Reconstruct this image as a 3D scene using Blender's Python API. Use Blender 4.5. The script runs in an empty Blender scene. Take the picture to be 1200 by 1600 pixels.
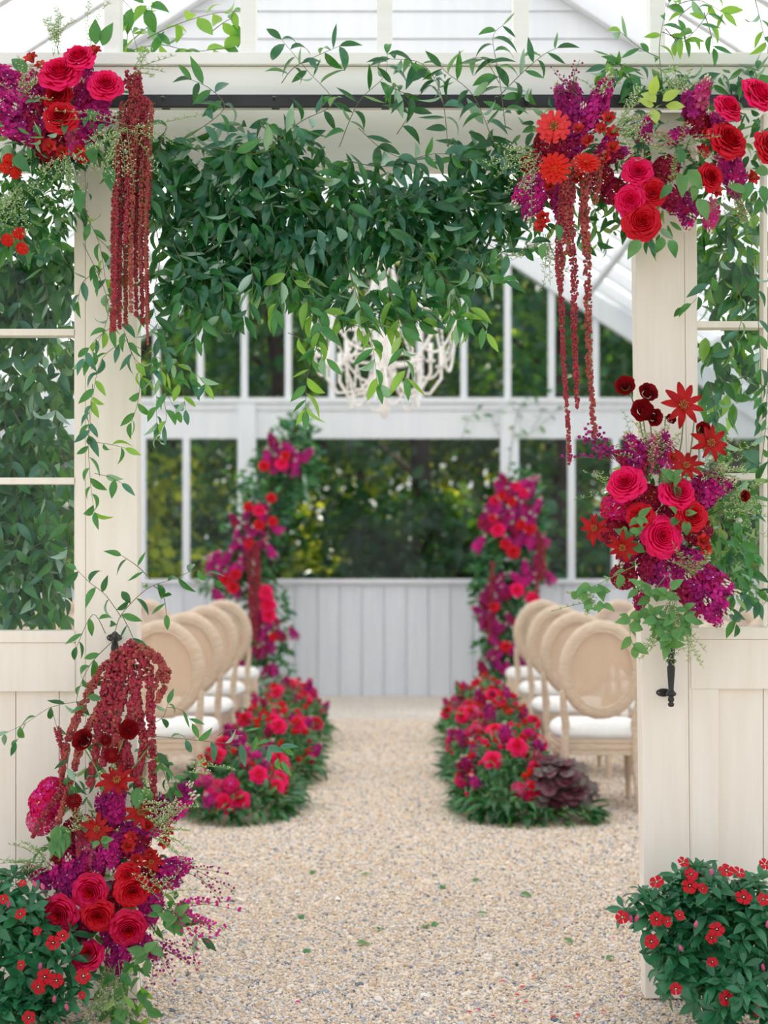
import bpy, math, random
import numpy as np
from mathutils import Vector, Matrix, Quaternion
R = random.Random(7)
NR = np.random.RandomState(7)
S = bpy.context.scene
C = S.collection

# ------------------------------------------------------------------ camera, sky, sun, exposure
FPX = 2300.0
EYE = 1.38
cam = bpy.data.cameras.new('camera')
cam.sensor_fit = 'HORIZONTAL'; cam.sensor_width = 36.0
cam.lens = FPX / 1200.0 * 36.0
cam.shift_y = -(800 - 871) / 1200.0
cam.clip_start = 0.1; cam.clip_end = 300
cam.dof.use_dof = True; cam.dof.focus_distance = 4.4
cam.dof.aperture_fstop = (cam.lens / 1000) / 0.021
cam_o = bpy.data.objects.new('camera', cam); C.objects.link(cam_o)
cam_o.location = (0, 0, EYE); cam_o.rotation_euler = (math.pi / 2, 0, 0)
S.camera = cam_o

w = bpy.data.worlds.new('sky'); S.world = w; w.use_nodes = True
nt = w.node_tree; bg = nt.nodes['Background']
tc = nt.nodes.new('ShaderNodeTexCoord'); sx = nt.nodes.new('ShaderNodeSeparateXYZ')
rp = nt.nodes.new('ShaderNodeValToRGB')
nt.links.new(tc.outputs['Generated'], sx.inputs[0]); nt.links.new(sx.outputs[2], rp.inputs[0])
nt.links.new(rp.outputs[0], bg.inputs[0])
rp.color_ramp.elements[0].position = 0.0; rp.color_ramp.elements[0].color = (1.0, 0.98, 0.965, 1)
rp.color_ramp.elements[1].position = 0.6; rp.color_ramp.elements[1].color = (0.84, 0.92, 1.0, 1)
bg.inputs[1].default_value = 1.25

sun = bpy.data.lights.new('sun', 'SUN'); sun.energy = 5.5; sun.angle = math.radians(2.0); sun.color = (1.0, 0.93, 0.78)
sun_o = bpy.data.objects.new('sun', sun); C.objects.link(sun_o)
sun_o.rotation_euler = Vector((0.6, -1.0, -2.5)).to_track_quat('-Z', 'Y').to_euler()

S.view_settings.view_transform = 'Standard'; S.view_settings.look = 'None'
S.view_settings.gamma = 1.0; S.view_settings.use_curve_mapping = False
S.view_settings.exposure = 0.0
S.cycles.max_bounces = 8; S.cycles.transparent_max_bounces = 16
S.cycles.transmission_bounces = 6

def P(px, py, Y):
    return Vector(((px - 600) * Y / FPX, Y, EYE - (py - 871) * Y / FPX))
def s2l(c):
    return tuple(((x / 255) / 12.92 if x / 255 <= 0.04045 else ((x / 255 + 0.055) / 1.055) ** 2.4) for x in c)

# ------------------------------------------------------------------ materials
def base_mat(name):
    m = bpy.data.materials.new(name); m.use_nodes = True
    return m, m.node_tree, m.node_tree.nodes['Principled BSDF']
def noise_col(nt, c1, c2, scale, coord='Object', stretch=None, detail=3):
    t = nt.nodes.new('ShaderNodeTexCoord')
    if coord == 'World':
        g = nt.nodes.new('ShaderNodeNewGeometry'); src = g.outputs['Position']
    else: src = t.outputs[coord]
    if stretch:
        mp = nt.nodes.new('ShaderNodeMapping'); mp.inputs['Scale'].default_value = stretch
        nt.links.new(src, mp.inputs[0]); src = mp.outputs[0]
    n = nt.nodes.new('ShaderNodeTexNoise'); n.inputs['Scale'].default_value = scale; n.inputs['Detail'].default_value = detail
    nt.links.new(src, n.inputs['Vector'])
    r = nt.nodes.new('ShaderNodeValToRGB')
    r.color_ramp.elements[0].position = 0.32; r.color_ramp.elements[1].position = 0.68
    r.color_ramp.elements[0].color = (*c1, 1); r.color_ramp.elements[1].color = (*c2, 1)
    nt.links.new(n.outputs[0], r.inputs[0])
    return r, n
def mat(name, rgb, rough=0.5, rgb2=None, scale=20, bump=0, coord='World', stretch=None, metal=0, spec=0.5, trans=0, tcol=None):
    m, nt, b = base_mat(name)
    c1 = s2l(rgb); c2 = s2l(rgb2) if rgb2 else c1
    b.inputs['Roughness'].default_value = rough; b.inputs['Metallic'].default_value = metal
    b.inputs['Specular IOR Level'].default_value = spec
    r, n = noise_col(nt, c1, c2, scale, coord, stretch)
    nt.links.new(r.outputs[0], b.inputs['Base Color'])
    if bump:
        bp = nt.nodes.new('ShaderNodeBump'); bp.inputs['Strength'].default_value = bump; bp.inputs['Distance'].default_value = 0.004
        nt.links.new(n.outputs[0], bp.inputs['Height']); nt.links.new(bp.outputs[0], b.inputs['Normal'])
    if trans:
        out = nt.nodes['Material Output']; tr = nt.nodes.new('ShaderNodeBsdfTranslucent'); mx = nt.nodes.new('ShaderNodeMixShader')
        if tcol: tr.inputs[0].default_value = (*s2l(tcol), 1)
        else: nt.links.new(r.outputs[0], tr.inputs[0])
        mx.inputs[0].default_value = trans
        nt.links.new(b.outputs[0], mx.inputs[1]); nt.links.new(tr.outputs[0], mx.inputs[2]); nt.links.new(mx.outputs[0], out.inputs[0])
    return m
def leafmat(name, rgb, rgb2, under, tcol, trans=0.3, rough=0.3):
    m, nt, b = base_mat(name)
    r, n = noise_col(nt, s2l(rgb), s2l(rgb2), 16, 'World')
    g = nt.nodes.new('ShaderNodeNewGeometry'); mx = nt.nodes.new('ShaderNodeMix'); mx.data_type = 'RGBA'
    nt.links.new(g.outputs['Backfacing'], mx.inputs[0]); nt.links.new(r.outputs[0], mx.inputs[6]); mx.inputs[7].default_value = (*s2l(under), 1)
    nt.links.new(mx.outputs[2], b.inputs['Base Color'])
    b.inputs['Roughness'].default_value = rough; b.inputs['Specular IOR Level'].default_value = 0.55
    out = nt.nodes['Material Output']; tr = nt.nodes.new('ShaderNodeBsdfTranslucent'); ms = nt.nodes.new('ShaderNodeMixShader')
    tr.inputs[0].default_value = (*s2l(tcol), 1); ms.inputs[0].default_value = trans
    nt.links.new(b.outputs[0], ms.inputs[1]); nt.links.new(tr.outputs[0], ms.inputs[2]); nt.links.new(ms.outputs[0], out.inputs[0])
    return m
M = {}
M['cream'] = mat('cream_paint', (243, 233, 223), 0.55, (237, 226, 213), 5, 0.15, 'World', (6, 6, 0.5))
M['cream_h'] = mat('cream_paint_header', (245, 242, 237), 0.55, (239, 236, 230), 5, 0.15, 'World', (0.5, 6, 6))
M['white'] = mat('white_paint', (232, 233, 238), 0.5, (226, 228, 234), 3, 0.1, 'World', (5, 5, 0.6))
M['board'] = mat('white_board', (226, 228, 236), 0.55, (218, 221, 231), 3, 0.1, 'World', (8, 8, 0.5))
M['seam'] = mat('joint_shadow_paint', (150, 146, 136), 0.8)
M['black'] = mat('black_iron', (14, 15, 18), 0.45, (22, 22, 26), 30, 0.1, spec=0.6)
M['steel'] = mat('bolt_metal', (120, 122, 128), 0.35, metal=0.8)
M['wood'] = mat('pale_limed_wood', (228, 206, 184), 0.6, (212, 188, 164), 6, 0.15, 'Object', (3, 3, 12))
M['cushion'] = mat('white_cushion', (246, 244, 242), 0.8, (240, 238, 236), 40, 0.05)
M['plaster'] = mat('cream_chandelier', (246, 240, 236), 0.5, (238, 230, 224), 20)
M['bead'] = mat('cream_bead', (250, 245, 241), 0.45)
M['stem'] = mat('green_stem', (120, 150, 84), 0.5, (92, 118, 66), 30)
M['vine'] = mat('vine_stem', (86, 104, 58), 0.55, (96, 74, 52), 14)
M['bark'] = mat('bark', (74, 58, 52), 0.9, (46, 38, 36), 4, 0.6, 'Object', (4, 4, 1))
M['ldark'] = leafmat('leaf_dark', (16, 68, 42), (34, 98, 58), (150, 186, 160), (96, 170, 40), 0.24)
M['lmid'] = leafmat('leaf_mid', (38, 106, 60), (72, 138, 80), (158, 192, 162), (124, 188, 50), 0.3)
M['lblue'] = leafmat('leaf_bluegreen', (38, 98, 74), (78, 134, 110), (170, 200, 184), (100, 160, 90), 0.22)
M['lbright'] = leafmat('leaf_bright', (112, 166, 70), (138, 188, 86), (168, 200, 120), (168, 214, 62), 0.45)
M['lgrey'] = leafmat('leaf_greyish', (66, 122, 66), (104, 156, 88), (170, 200, 170), (140, 190, 90), 0.3, 0.5)
M['lime'] = leafmat('leaf_lime', (176, 204, 84), (196, 218, 110), (196, 214, 120), (206, 226, 80), 0.4)
M['vinca'] = leafmat('leaf_vinca', (30, 96, 62), (56, 128, 84), (126, 170, 140), (80, 150, 60), 0.15, 0.34)
M['herb'] = leafmat('leaf_herb', (132, 168, 104), (160, 188, 122), (160, 188, 120), (170, 200, 90), 0.35, 0.6)
M['plum'] = leafmat('leaf_plum', (82, 30, 46), (112, 60, 72), (128, 60, 84), (140, 40, 60), 0.2, 0.4)
M['plumg'] = leafmat('leaf_plum_silver', (122, 116, 106), (90, 54, 64), (120, 60, 80), (130, 60, 70), 0.15, 0.4)
M['forest'] = leafmat('leaf_forest', (16, 62, 46), (36, 96, 58), (50, 110, 70), (130, 176, 50), 0.28, 0.22)
M['forest2'] = leafmat('leaf_forest_blue', (14, 58, 56), (30, 88, 76), (40, 100, 80), (120, 180, 50), 0.3)
M['forest3'] = leafmat('leaf_forest_painted_sun', (130, 160, 40), (170, 190, 60), (170, 190, 70), (240, 240, 80), 0.6)  # sunlight on the wood's leaves is put into this yellow colour
def petal(name, a, b, t=0.3): return mat(name, a, 0.55, b, 30, 0, trans=t, spec=0.25)
M['pink'] = petal('petal_hot_pink', (250, 26, 118), (242, 18, 92))
M['pinkc'] = petal('petal_pink_core', (234, 16, 82), (222, 10, 60))
M['red'] = petal('petal_red', (226, 24, 54), (216, 16, 42))
M['redc'] = petal('petal_red_core', (208, 14, 30), (190, 8, 24))
M['rasp'] = petal('petal_raspberry', (232, 20, 106), (210, 12, 64))
M['maroon'] = petal('petal_maroon', (160, 20, 28), (128, 12, 20))
M['dred'] = petal('petal_dahlia_red', (186, 26, 26), (158, 16, 20))
M['coral'] = petal('petal_coral', (236, 72, 74), (226, 48, 50))
M['orange'] = petal('petal_orange_red', (230, 50, 34), (222, 36, 28))
M['alst'] = petal('petal_alstroemeria', (206, 44, 44), (166, 18, 24))
M['magenta'] = petal('petal_magenta', (232, 52, 168), (210, 32, 132))
M['purple'] = petal('petal_purple', (188, 42, 144), (152, 26, 108))
M['wine'] = petal('petal_wine', (160, 24, 66), (190, 34, 96))
M['pale'] = petal('petal_pale_pink', (226, 120, 160), (212, 76, 128))
M['vred'] = petal('petal_vinca_red', (206, 14, 40), (190, 10, 30), 0.2)
M['eye'] = mat('flower_eye', (250, 236, 214), 0.6)
M['gold'] = mat('flower_gold', (226, 160, 40), 0.7, (170, 70, 20), 200)
M['darkc'] = mat('flower_dark_centre', (60, 22, 16), 0.8, (140, 60, 20), 300)
M['greenw'] = mat('bud_green_white', (206, 214, 176), 0.6, (226, 226, 206), 60)
M['amar'] = mat('amaranth_red', (176, 50, 72), 0.75, (142, 28, 50), 26, trans=0.1)
M['amar2'] = mat('amaranth_rust', (178, 92, 78), 0.75, (150, 50, 56), 22, trans=0.1)

def m_cane():
    m, nt, b = base_mat('cane_webbing')
    t = nt.nodes.new('ShaderNodeTexCoord')
    outs = []
    for d in ('X', 'Z'):
        wv = nt.nodes.new('ShaderNodeTexWave'); wv.wave_type = 'BANDS'; wv.bands_direction = d; wv.inputs['Scale'].default_value = 36
        nt.links.new(t.outputs['Object'], wv.inputs['Vector']); outs.append(wv.outputs['Fac'])
    mx = nt.nodes.new('ShaderNodeMath'); mx.operation = 'MAXIMUM'
    nt.links.new(outs[0], mx.inputs[0]); nt.links.new(outs[1], mx.inputs[1])
    mr = nt.nodes.new('ShaderNodeMapRange'); mr.inputs[1].default_value = 0.3; mr.inputs[2].default_value = 0.8
    mr.inputs[3].default_value = 0.3; mr.inputs[4].default_value = 1.0
    nt.links.new(mx.outputs[0], mr.inputs[0]); nt.links.new(mr.outputs[0], b.inputs['Alpha'])
    b.inputs['Base Color'].default_value = (*s2l((226, 198, 172)), 1); b.inputs['Roughness'].default_value = 0.6
    return m
M['cane'] = m_cane()
def m_glass():
    m, nt, b = base_mat('thin_glass')
    out = nt.nodes['Material Output']; tr = nt.nodes.new('ShaderNodeBsdfTransparent'); gl = nt.nodes.new('ShaderNodeBsdfGlossy')
    tr.inputs[0].default_value = (0.98, 0.99, 0.99, 1); gl.inputs['Roughness'].default_value = 0.02
    mx = nt.nodes.new('ShaderNodeMixShader'); mx.inputs[0].default_value = 0.012
    nt.links.new(tr.outputs[0], mx.inputs[1]); nt.links.new(gl.outputs[0], mx.inputs[2]); nt.links.new(mx.outputs[0], out.inputs[0])
    return m
M['glass'] = m_glass()
def m_roof():
    m, nt, b = base_mat('milky_roof_sheet')
    b.inputs['Base Color'].default_value = (*s2l((238, 240, 246)), 1); b.inputs['Roughness'].default_value = 0.5
    out = nt.nodes['Material Output']; tr = nt.nodes.new('ShaderNodeBsdfTranslucent'); tr.inputs[0].default_value = (0.96, 0.975, 1.0, 1)
    mx = nt.nodes.new('ShaderNodeMixShader'); mx.inputs[0].default_value = 0.9
    nt.links.new(b.outputs[0], mx.inputs[1]); nt.links.new(tr.outputs[0], mx.inputs[2]); nt.links.new(mx.outputs[0], out.inputs[0])
    return m
M['roof'] = m_roof()
def m_stone():
    m, nt, b = base_mat('gravel_stone')
    oi = nt.nodes.new('ShaderNodeObjectInfo'); r = nt.nodes.new('ShaderNodeValToRGB'); r.color_ramp.interpolation = 'CONSTANT'
    cols = [(0, (230, 206, 180)), (0.2, (240, 224, 208)), (0.38, (220, 192, 164)), (0.52, (234, 216, 198)), (0.63, (208, 180, 152)),
            (0.72, (208, 204, 204)), (0.82, (162, 164, 172)), (0.92, (242, 232, 220)), (0.965, (112, 116, 126))]
    e = r.color_ramp.elements
    e[0].position = 0; e[0].color = (*s2l(cols[0][1]), 1); e[1].position = cols[1][0]; e[1].color = (*s2l(cols[1][1]), 1)
    for p, c in cols[2:]:
        x = e.new(p); x.color = (*s2l(c), 1)
    nt.links.new(oi.outputs['Random'], r.inputs[0]); nt.links.new(r.outputs[0], b.inputs['Base Color'])
    b.inputs['Roughness'].default_value = 0.8
    return m
M['stone'] = m_stone()
def m_ground():
    m, nt, b = base_mat('gravel_bed')
    g = nt.nodes.new('ShaderNodeNewGeometry')
    v = nt.nodes.new('ShaderNodeTexVoronoi'); v.inputs['Scale'].default_value = 75
    nt.links.new(g.outputs['Position'], v.inputs['Vector'])
    sp = nt.nodes.new('ShaderNodeSeparateColor'); nt.links.new(v.outputs['Color'], sp.inputs[0])
    r = nt.nodes.new('ShaderNodeValToRGB'); e = r.color_ramp.elements
    e[0].color = (*s2l((170, 166, 166)), 1); e[1].color = (*s2l((232, 220, 208)), 1); e[0].position = 0.05; e[1].position = 0.5
    x = e.new(0.8); x.color = (*s2l((216, 202, 188)), 1)
    nt.links.new(sp.outputs[0], r.inputs[0])
    n = nt.nodes.new('ShaderNodeTexNoise'); n.inputs['Scale'].default_value = 0.9; nt.links.new(g.outputs['Position'], n.inputs['Vector'])
    mx = nt.nodes.new('ShaderNodeMix'); mx.data_type = 'RGBA'; mx.blend_type = 'MULTIPLY'; mx.inputs[0].default_value = 0.35
    nt.links.new(r.outputs[0], mx.inputs[6]); nt.links.new(n.outputs[0], mx.inputs[7])
    nt.links.new(r.outputs[0], b.inputs['Base Color'])
    bp = nt.nodes.new('ShaderNodeBump'); bp.inputs['Strength'].default_value = 0.6; bp.inputs['Distance'].default_value = 0.008
    nt.links.new(v.outputs['Distance'], bp.inputs['Height']); bp.invert = True; nt.links.new(bp.outputs[0], b.inputs['Normal'])
    b.inputs['Roughness'].default_value = 0.9
    return m
M['ground'] = m_ground()
M['grass'] = mat('woodland_floor', (60, 92, 48), 0.9, (96, 110, 60), 1.5, 0.4)

# ------------------------------------------------------------------ mesh building
def rotto(d, up=Vector((0, 0, 1))):
    d = Vector(d).normalized(); x = up.cross(d)
    if x.length < 1e-4: x = Vector((1, 0, 0)).cross(d)
    if x.length < 1e-4: x = Vector((0, 1, 0))
    x.normalize(); y = d.cross(x)
    return Matrix((x, y, d)).transposed()          # local z -> d
def xform(pos, d, scale=1.0, spin=0.0):
    q = rotto(d).to_4x4() @ Matrix.Rotation(spin, 4, 'Z')
    s = scale if isinstance(scale, (tuple, list)) else (scale,) * 3
    return Matrix.Translation(pos) @ q @ Matrix.Diagonal((*s, 1))
def leafM(pos, d, n, L, W=None):
    d = Vector(d).normalized(); n = Vector(n); y = n.cross(d)
    if y.length < 1e-4: y = Vector((0.3, 1, 0.2)).cross(d)
    y.normalize(); z = d.cross(y); W = L if W is None else W
    m = Matrix((d * L, y * W, z * L)).transposed().to_4x4(); m.translation = Vector(pos)
    return m
_phi = (1 + 5 ** .5) / 2
ICO_V = np.array([(-1, _phi, 0), (1, _phi, 0), (-1, -_phi, 0), (1, -_phi, 0), (0, -1, _phi), (0, 1, _phi), (0, -1, -_phi), (0, 1, -_phi), (_phi, 0, -1), (_phi, 0, 1), (-_phi, 0, -1), (-_phi, 0, 1)], float)
ICO_V /= np.linalg.norm(ICO_V[0])
ICO_T = np.array([(0, 11, 5), (0, 5, 1), (0, 1, 7), (0, 7, 10), (0, 10, 11), (1, 5, 9), (5, 11, 4), (11, 10, 2), (10, 7, 6), (7, 1, 8), (3, 9, 4), (3, 4, 2), (3, 2, 6), (3, 6, 8), (3, 8, 9), (4, 9, 5), (2, 4, 11), (6, 2, 10), (8, 6, 7), (9, 8, 1)])
class G:
    """collects triangles"""
    def __init__(s): s.v = []; s.t = []; s.m = []; s.n = 0; s.mats = []
    def add(s, v, t, m):
        v = np.asarray(v, float).reshape(-1, 3); t = np.asarray(t, int).reshape(-1, 3)
        if m not in s.mats: s.mats.append(m)
        s.v.append(v); s.t.append(t + s.n); s.m.append(np.full(len(t), s.mats.index(m))); s.n += len(v)
    def quads(s, v, q, m):
        q = np.asarray(q); s.add(v, np.concatenate([q[:, [0, 1, 2]], q[:, [0, 2, 3]]]), m)
    def box(s, a, b, m):
        x0, y0, z0 = a; x1, y1, z1 = b
        v = [(x0, y0, z0), (x1, y0, z0), (x1, y1, z0), (x0, y1, z0), (x0, y0, z1), (x1, y0, z1), (x1, y1, z1), (x0, y1, z1)]
        s.quads(v, [(0, 3, 2, 1), (4, 5, 6, 7), (0, 1, 5, 4), (1, 2, 6, 5), (2, 3, 7, 6), (3, 0, 4, 7)], m)
    def bar(s, a, b, w, h, m, up=Vector((0, 0, 1))):
        a = Vector(a); b = Vector(b); d = (b - a).normalized(); x = d.cross(up)
        x = x.normalized() if x.length > 1e-5 else Vector((1, 0, 0)); y = x.cross(d).normalized()
        v = []
        for p in (a, b):
            for i, j in ((-1, -1), (1, -1), (1, 1), (-1, 1)): v.append(p + x * i * w / 2 + y * j * h / 2)
        s.quads([tuple(p) for p in v], [(0, 3, 2, 1), (4, 5, 6, 7), (0, 1, 5, 4), (1, 2, 6, 5), (2, 3, 7, 6), (3, 0, 4, 7)], m)
    def tube(s, pts, r, m, n=5, closed=False):
        pts = [Vector(p) for p in pts]; k = len(pts)
        r = r if isinstance(r, (list, tuple)) else [r] * k
        V = []; prev = None
        for i, p in enumerate(pts):
            a = pts[(i - 1) % k] if (closed or i > 0) else p; b = pts[(i + 1) % k] if (closed or i < k - 1) else p
            d = (b - a).normalized() if (b - a).length > 1e-9 else Vector((0, 0, 1))
            if prev is None: x = d.orthogonal().normalized()
            else:
                x = prev - d * prev.dot(d)
                x = x.normalized() if x.length > 1e-6 else d.orthogonal().normalized()
            prev = x; y = d.cross(x)
            for j in range(n):
                t = 2 * math.pi * j / n; V.append(tuple(p + (x * math.cos(t) + y * math.sin(t)) * r[i]))
        q = []
        for i in range(k if closed else k - 1):
            i2 = (i + 1) % k
            for j in range(n): q.append((i * n + j, i * n + (j + 1) % n, i2 * n + (j + 1) % n, i2 * n + j))
        s.quads(V, q, m)
        if not closed:
            T = [(0, j + 1, j) for j in range(1, n - 1)] + [((k - 1) * n, (k - 1) * n + j, (k - 1) * n + j + 1) for j in range(1, n - 1)]
            s.add(V, T, m)
    def lathe(s, prof, m, n=16, M4=None):
        V = [(r * math.cos(2 * math.pi * j / n), r * math.sin(2 * math.pi * j / n), z) for r, z in prof for j in range(n)]
        if M4 is not None: V = [tuple(M4 @ Vector(p)) for p in V]
        q = [(i * n + j, i * n + (j + 1) % n, (i + 1) * n + (j + 1) % n, (i + 1) * n + j) for i in range(len(prof) - 1) for j in range(n)]
        s.quads(V, q, m)
    def ball(s, c, r, m, jit=0):
        rr = np.array(r if isinstance(r, (tuple, list)) else (r,) * 3)
        v = ICO_V * rr
        if jit: v = v * (1 + NR.uniform(-jit, jit, (12, 1)))
        s.add(v + np.array(c), ICO_T, m)
    def patch(s, f, nu, nv, m):
        V = [f(i / (nu - 1) * 2 - 1, j / (nv - 1)) for j in range(nv) for i in range(nu)]
        q = [(j * nu + i, j * nu + i + 1, (j + 1) * nu + i + 1, (j + 1) * nu + i) for j in range(nv - 1) for i in range(nu - 1)]
        s.quads(V, q, m)
    def mesh(s, name, smooth=False):
        me = bpy.data.meshes.new(name)
        v = np.concatenate(s.v); t = np.concatenate(s.t); mi = np.concatenate(s.m)
        fill(me, v, t, mi, smooth)
        for m in s.mats: me.materials.append(M[m])
        return me
def fill(me, v, t, mi, smooth):
    me.vertices.add(len(v)); me.vertices.foreach_set('co', v.astype(np.float32).ravel())
    me.loops.add(len(t) * 3); me.loops.foreach_set('vertex_index', t.astype(np.int32).ravel())
    me.polygons.add(len(t)); me.polygons.foreach_set('loop_start', np.arange(0, len(t) * 3, 3, dtype=np.int32))
    me.polygons.foreach_set('material_index', mi.astype(np.int32))
    me.polygons.foreach_set('use_smooth', np.full(len(t), smooth, dtype=bool))
    me.update(calc_edges=True)
def lk(name, me, parent=None, mw=None, smooth=False):
    o = bpy.data.objects.new(name, me.mesh(name, smooth) if isinstance(me, G) else me)
    C.objects.link(o)
    mw = Matrix.Identity(4) if mw is None else mw
    if parent is not None:
        o.parent = parent; o.matrix_basis = WM[parent.name].inverted() @ mw
    else: o.matrix_basis = mw
    WM[o.name] = mw
    return o
WM = {}
def tag(o, label, cat, group=None):
    o['label'] = label; o['category'] = cat
    if group: o['group'] = group
    return o
def empty(name, loc, label=None, cat=None, group=None):
    o = bpy.data.objects.new(name, None); C.objects.link(o); o.empty_display_size = 0.1
    o.matrix_basis = Matrix.Translation(loc); WM[o.name] = Matrix.Translation(loc)
    if label: tag(o, label, cat, group)
    return o
def struct(name, g=None, parent=None, bev=0):
    if g is None:
        o = empty(name, (0, 0, 0))
    else: o = lk(name, g, parent)
    if parent is None: o['kind'] = 'structure'
    if bev:
        b = o.modifiers.new('bevel', 'BEVEL'); b.width = bev; b.segments = 2; b.limit_method = 'ANGLE'
    return o
def part(name, parent, a, b, m, bev=0):
    g = G(); c = [(a[i] + b[i]) / 2 for i in range(3)]
    g.box([a[i] - c[i] for i in range(3)], [b[i] - c[i] for i in range(3)], m)
    o = lk(name, g, parent, Matrix.Translation(c))
    if bev:
        # merge so that the bevel follows the six faces
        k = o.modifiers.new('bevel', 'BEVEL'); k.width = bev; k.segments = 2; k.limit_method = 'ANGLE'
    return o

# ------------------------------------------------------------------ the setting: ground
FY = 4.6; RZ = 5.35; RS = 0.64; HW = 4.0; BY = 14.7
def roof_z(x): return RZ - RS * abs(x)
g = G(); g.quads([(-4.2, 0.5, 0), (4.2, 0.5, 0), (4.2, BY, 0), (-4.2, BY, 0)], [(0, 1, 2, 3)], 'ground')
fl = struct('floor', g)
g = G(); g.quads([(-40, -6, -0.03), (40, -6, -0.03), (40, 70, -0.03), (-40, 70, -0.03)], [(0, 1, 2, 3)], 'grass')
struct('ground', g)

def stones():
    src = []
    for k in range(5):
        v = ICO_V * np.array([1, NR.uniform(.6, .9), NR.uniform(.45, .7)]) * (1 + NR.uniform(-.22, .22, (12, 1)))
        g = G(); g.add(v, ICO_T, 'stone'); src.append(bpy.data.objects.new('pebble_source', g.mesh('pebble')))
    def scatter(name, y0, y1, dens, smin, smax, zoff):
        A = 0; pts = []
        n = int(dens * (y1 - y0) * ((y0 + y1) / 2 * 0.56 + 0.3))
        y = np.sqrt(NR.uniform(y0 ** 2, y1 ** 2, n)); x = NR.uniform(-1, 1, n) * (y * 0.275 + 0.15)
        me = bpy.data.meshes.new(name)
        v = np.stack([x, y, NR.uniform(0, zoff, n)], 1)
        me.vertices.add(n); me.vertices.foreach_set('co', v.astype(np.float32).ravel())
        sc = smin + (smax - smin) * NR.random(n) ** 3
        at = me.attributes.new('sz', 'FLOAT', 'POINT'); at.data.foreach_set('value', sc.astype(np.float32))
        o = bpy.data.objects.new(name, me); C.objects.link(o)
        o['kind'] = 'stuff'
        ng = bpy.data.node_groups.new(name, 'GeometryNodeTree')
        ng.interface.new_socket('Geometry', in_out='INPUT', socket_type='NodeSocketGeometry')
        ng.interface.new_socket('Geometry', in_out='OUTPUT', socket_type='NodeSocketGeometry')
        N = ng.nodes; L = ng.links
        gi = N.new('NodeGroupInput'); go = N.new('NodeGroupOutput')
        ip = N.new('GeometryNodeInstanceOnPoints'); g2i = N.new('GeometryNodeGeometryToInstance')
        for so in src:
            oi = N.new('GeometryNodeObjectInfo'); oi.inputs['Object'].default_value = so
            L.new(oi.outputs['Geometry'], g2i.inputs[0])
        rv = N.new('FunctionNodeRandomValue'); rv.data_type = 'FLOAT_VECTOR'
        rv.inputs[0].default_value = (-0.5, -0.5, 0); rv.inputs[1].default_value = (0.5, 0.5, 6.28)
        na = N.new('GeometryNodeInputNamedAttribute'); na.data_type = 'FLOAT'; na.inputs[0].default_value = 'sz'
        ip.inputs['Pick Instance'].default_value = True
        L.new(gi.outputs[0], ip.inputs['Points']); L.new(g2i.outputs[0], ip.inputs['Instance'])
        L.new(rv.outputs[0], ip.inputs['Rotation']); L.new(na.outputs[0], ip.inputs['Scale']); L.new(ip.outputs[0], go.inputs[0])
        md = o.modifiers.new('scatter', 'NODES'); md.node_group = ng
        return o
    a = scatter('gravel', 4.2, 6.6, 19000, 0.004, 0.0095, 0.004)
    tag(a, 'tan and grey crushed gravel nearest the doorway', 'gravel')
    b = scatter('gravel', 6.6, 12.5, 7000, 0.006, 0.012, 0.004)
    tag(b, 'tan and grey crushed gravel along the aisle', 'gravel')
    c = scatter('gravel', 4.25, 7.0, 120, 0.012, 0.02, 0.006)
    tag(c, 'larger grey chips lying on top of the tan gravel', 'gravel')
stones()

# ------------------------------------------------------------------ the front: header, doors
def X(px, Y=FY): return (px - 600) * Y / FPX
def Z(py, Y=FY): return EYE - (py - 871) * Y / FPX
wf = struct('wall_front')
part('header_cap', wf, (-HW, FY - 0.075, Z(113)), (HW, FY + 0.05, Z(94)), 'cream_h', 0.003)
part('header_board', wf, (-HW, FY - 0.06, Z(165)), (HW, FY + 0.05, Z(113.6)), 'cream_h', 0.003)
part('lintel_board', wf, (-HW, FY + 0.14, Z(262, FY + .14)), (HW, FY + 0.22, Z(160, FY + .14)), 'cream_h', 0.003)
for i in range(-9, 10):
    cx = 601 + i * 212.0
    x = X(cx)
    zt = roof_z(x) - 0.04
    if abs(x) < HW - .1 and zt > Z(94): part('mullion', wf, (x - 0.024, FY - 0.03, Z(95)), (x + 0.024, FY + 0.04, zt), 'cream_h', 0.003)
for sgn in (-1, 1):   # fixed wall outside the doors, out of the frame
    part('side_board', wf, (sgn * 1.75 if sgn > 0 else -HW, FY, 0), (HW if sgn > 0 else -1.75, FY + 0.05, 1.15), 'cream')
    part('side_post', wf, (sgn * 1.75 - 0.06, FY - 0.03, 0), (sgn * 1.75 + 0.06, FY + 0.05, Z(165)), 'cream')
    g = G(); g.bar((0, FY, RZ), (sgn * (HW + .1), FY, roof_z(HW + .1)), 0.05, 0.12, 'cream_h'); lk('rake_board', g, wf)

def skew(name, par, x0t, x1t, x0b, x1b, zt, zb, y0, y1, m, bev=0.003):
    g = G(); v = [(x0b, y0, zb), (x1b, y0, zb), (x1b, y1, zb), (x0b, y1, zb), (x0t, y0, zt), (x1t, y0, zt), (x1t, y1, zt), (x0t, y1, zt)]
    g.quads(v, [(0, 3, 2, 1), (4, 5, 6, 7), (0, 1, 5, 4), (1, 2, 6, 5), (2, 3, 7, 6), (3, 0, 4, 7)], m)
    o = lk(name, g, par)
    if bev:
        k = o.modifiers.new('bevel', 'BEVEL'); k.width = bev; k.segments = 2; k.limit_method = 'ANGLE'
    return o
d1 = struct('door_1')
zt = Z(180); zb = Z(1556)
skew('stile', d1, X(136.5), X(216), X(137.5), X(217.5), zt, zb, FY - 0.03, FY + 0.05, 'cream')
skew('edge_strip', d1, X(119), X(135.8), X(121), X(136.8), zt, zb, FY - 0.026, FY + 0.05, 'cream')
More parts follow.
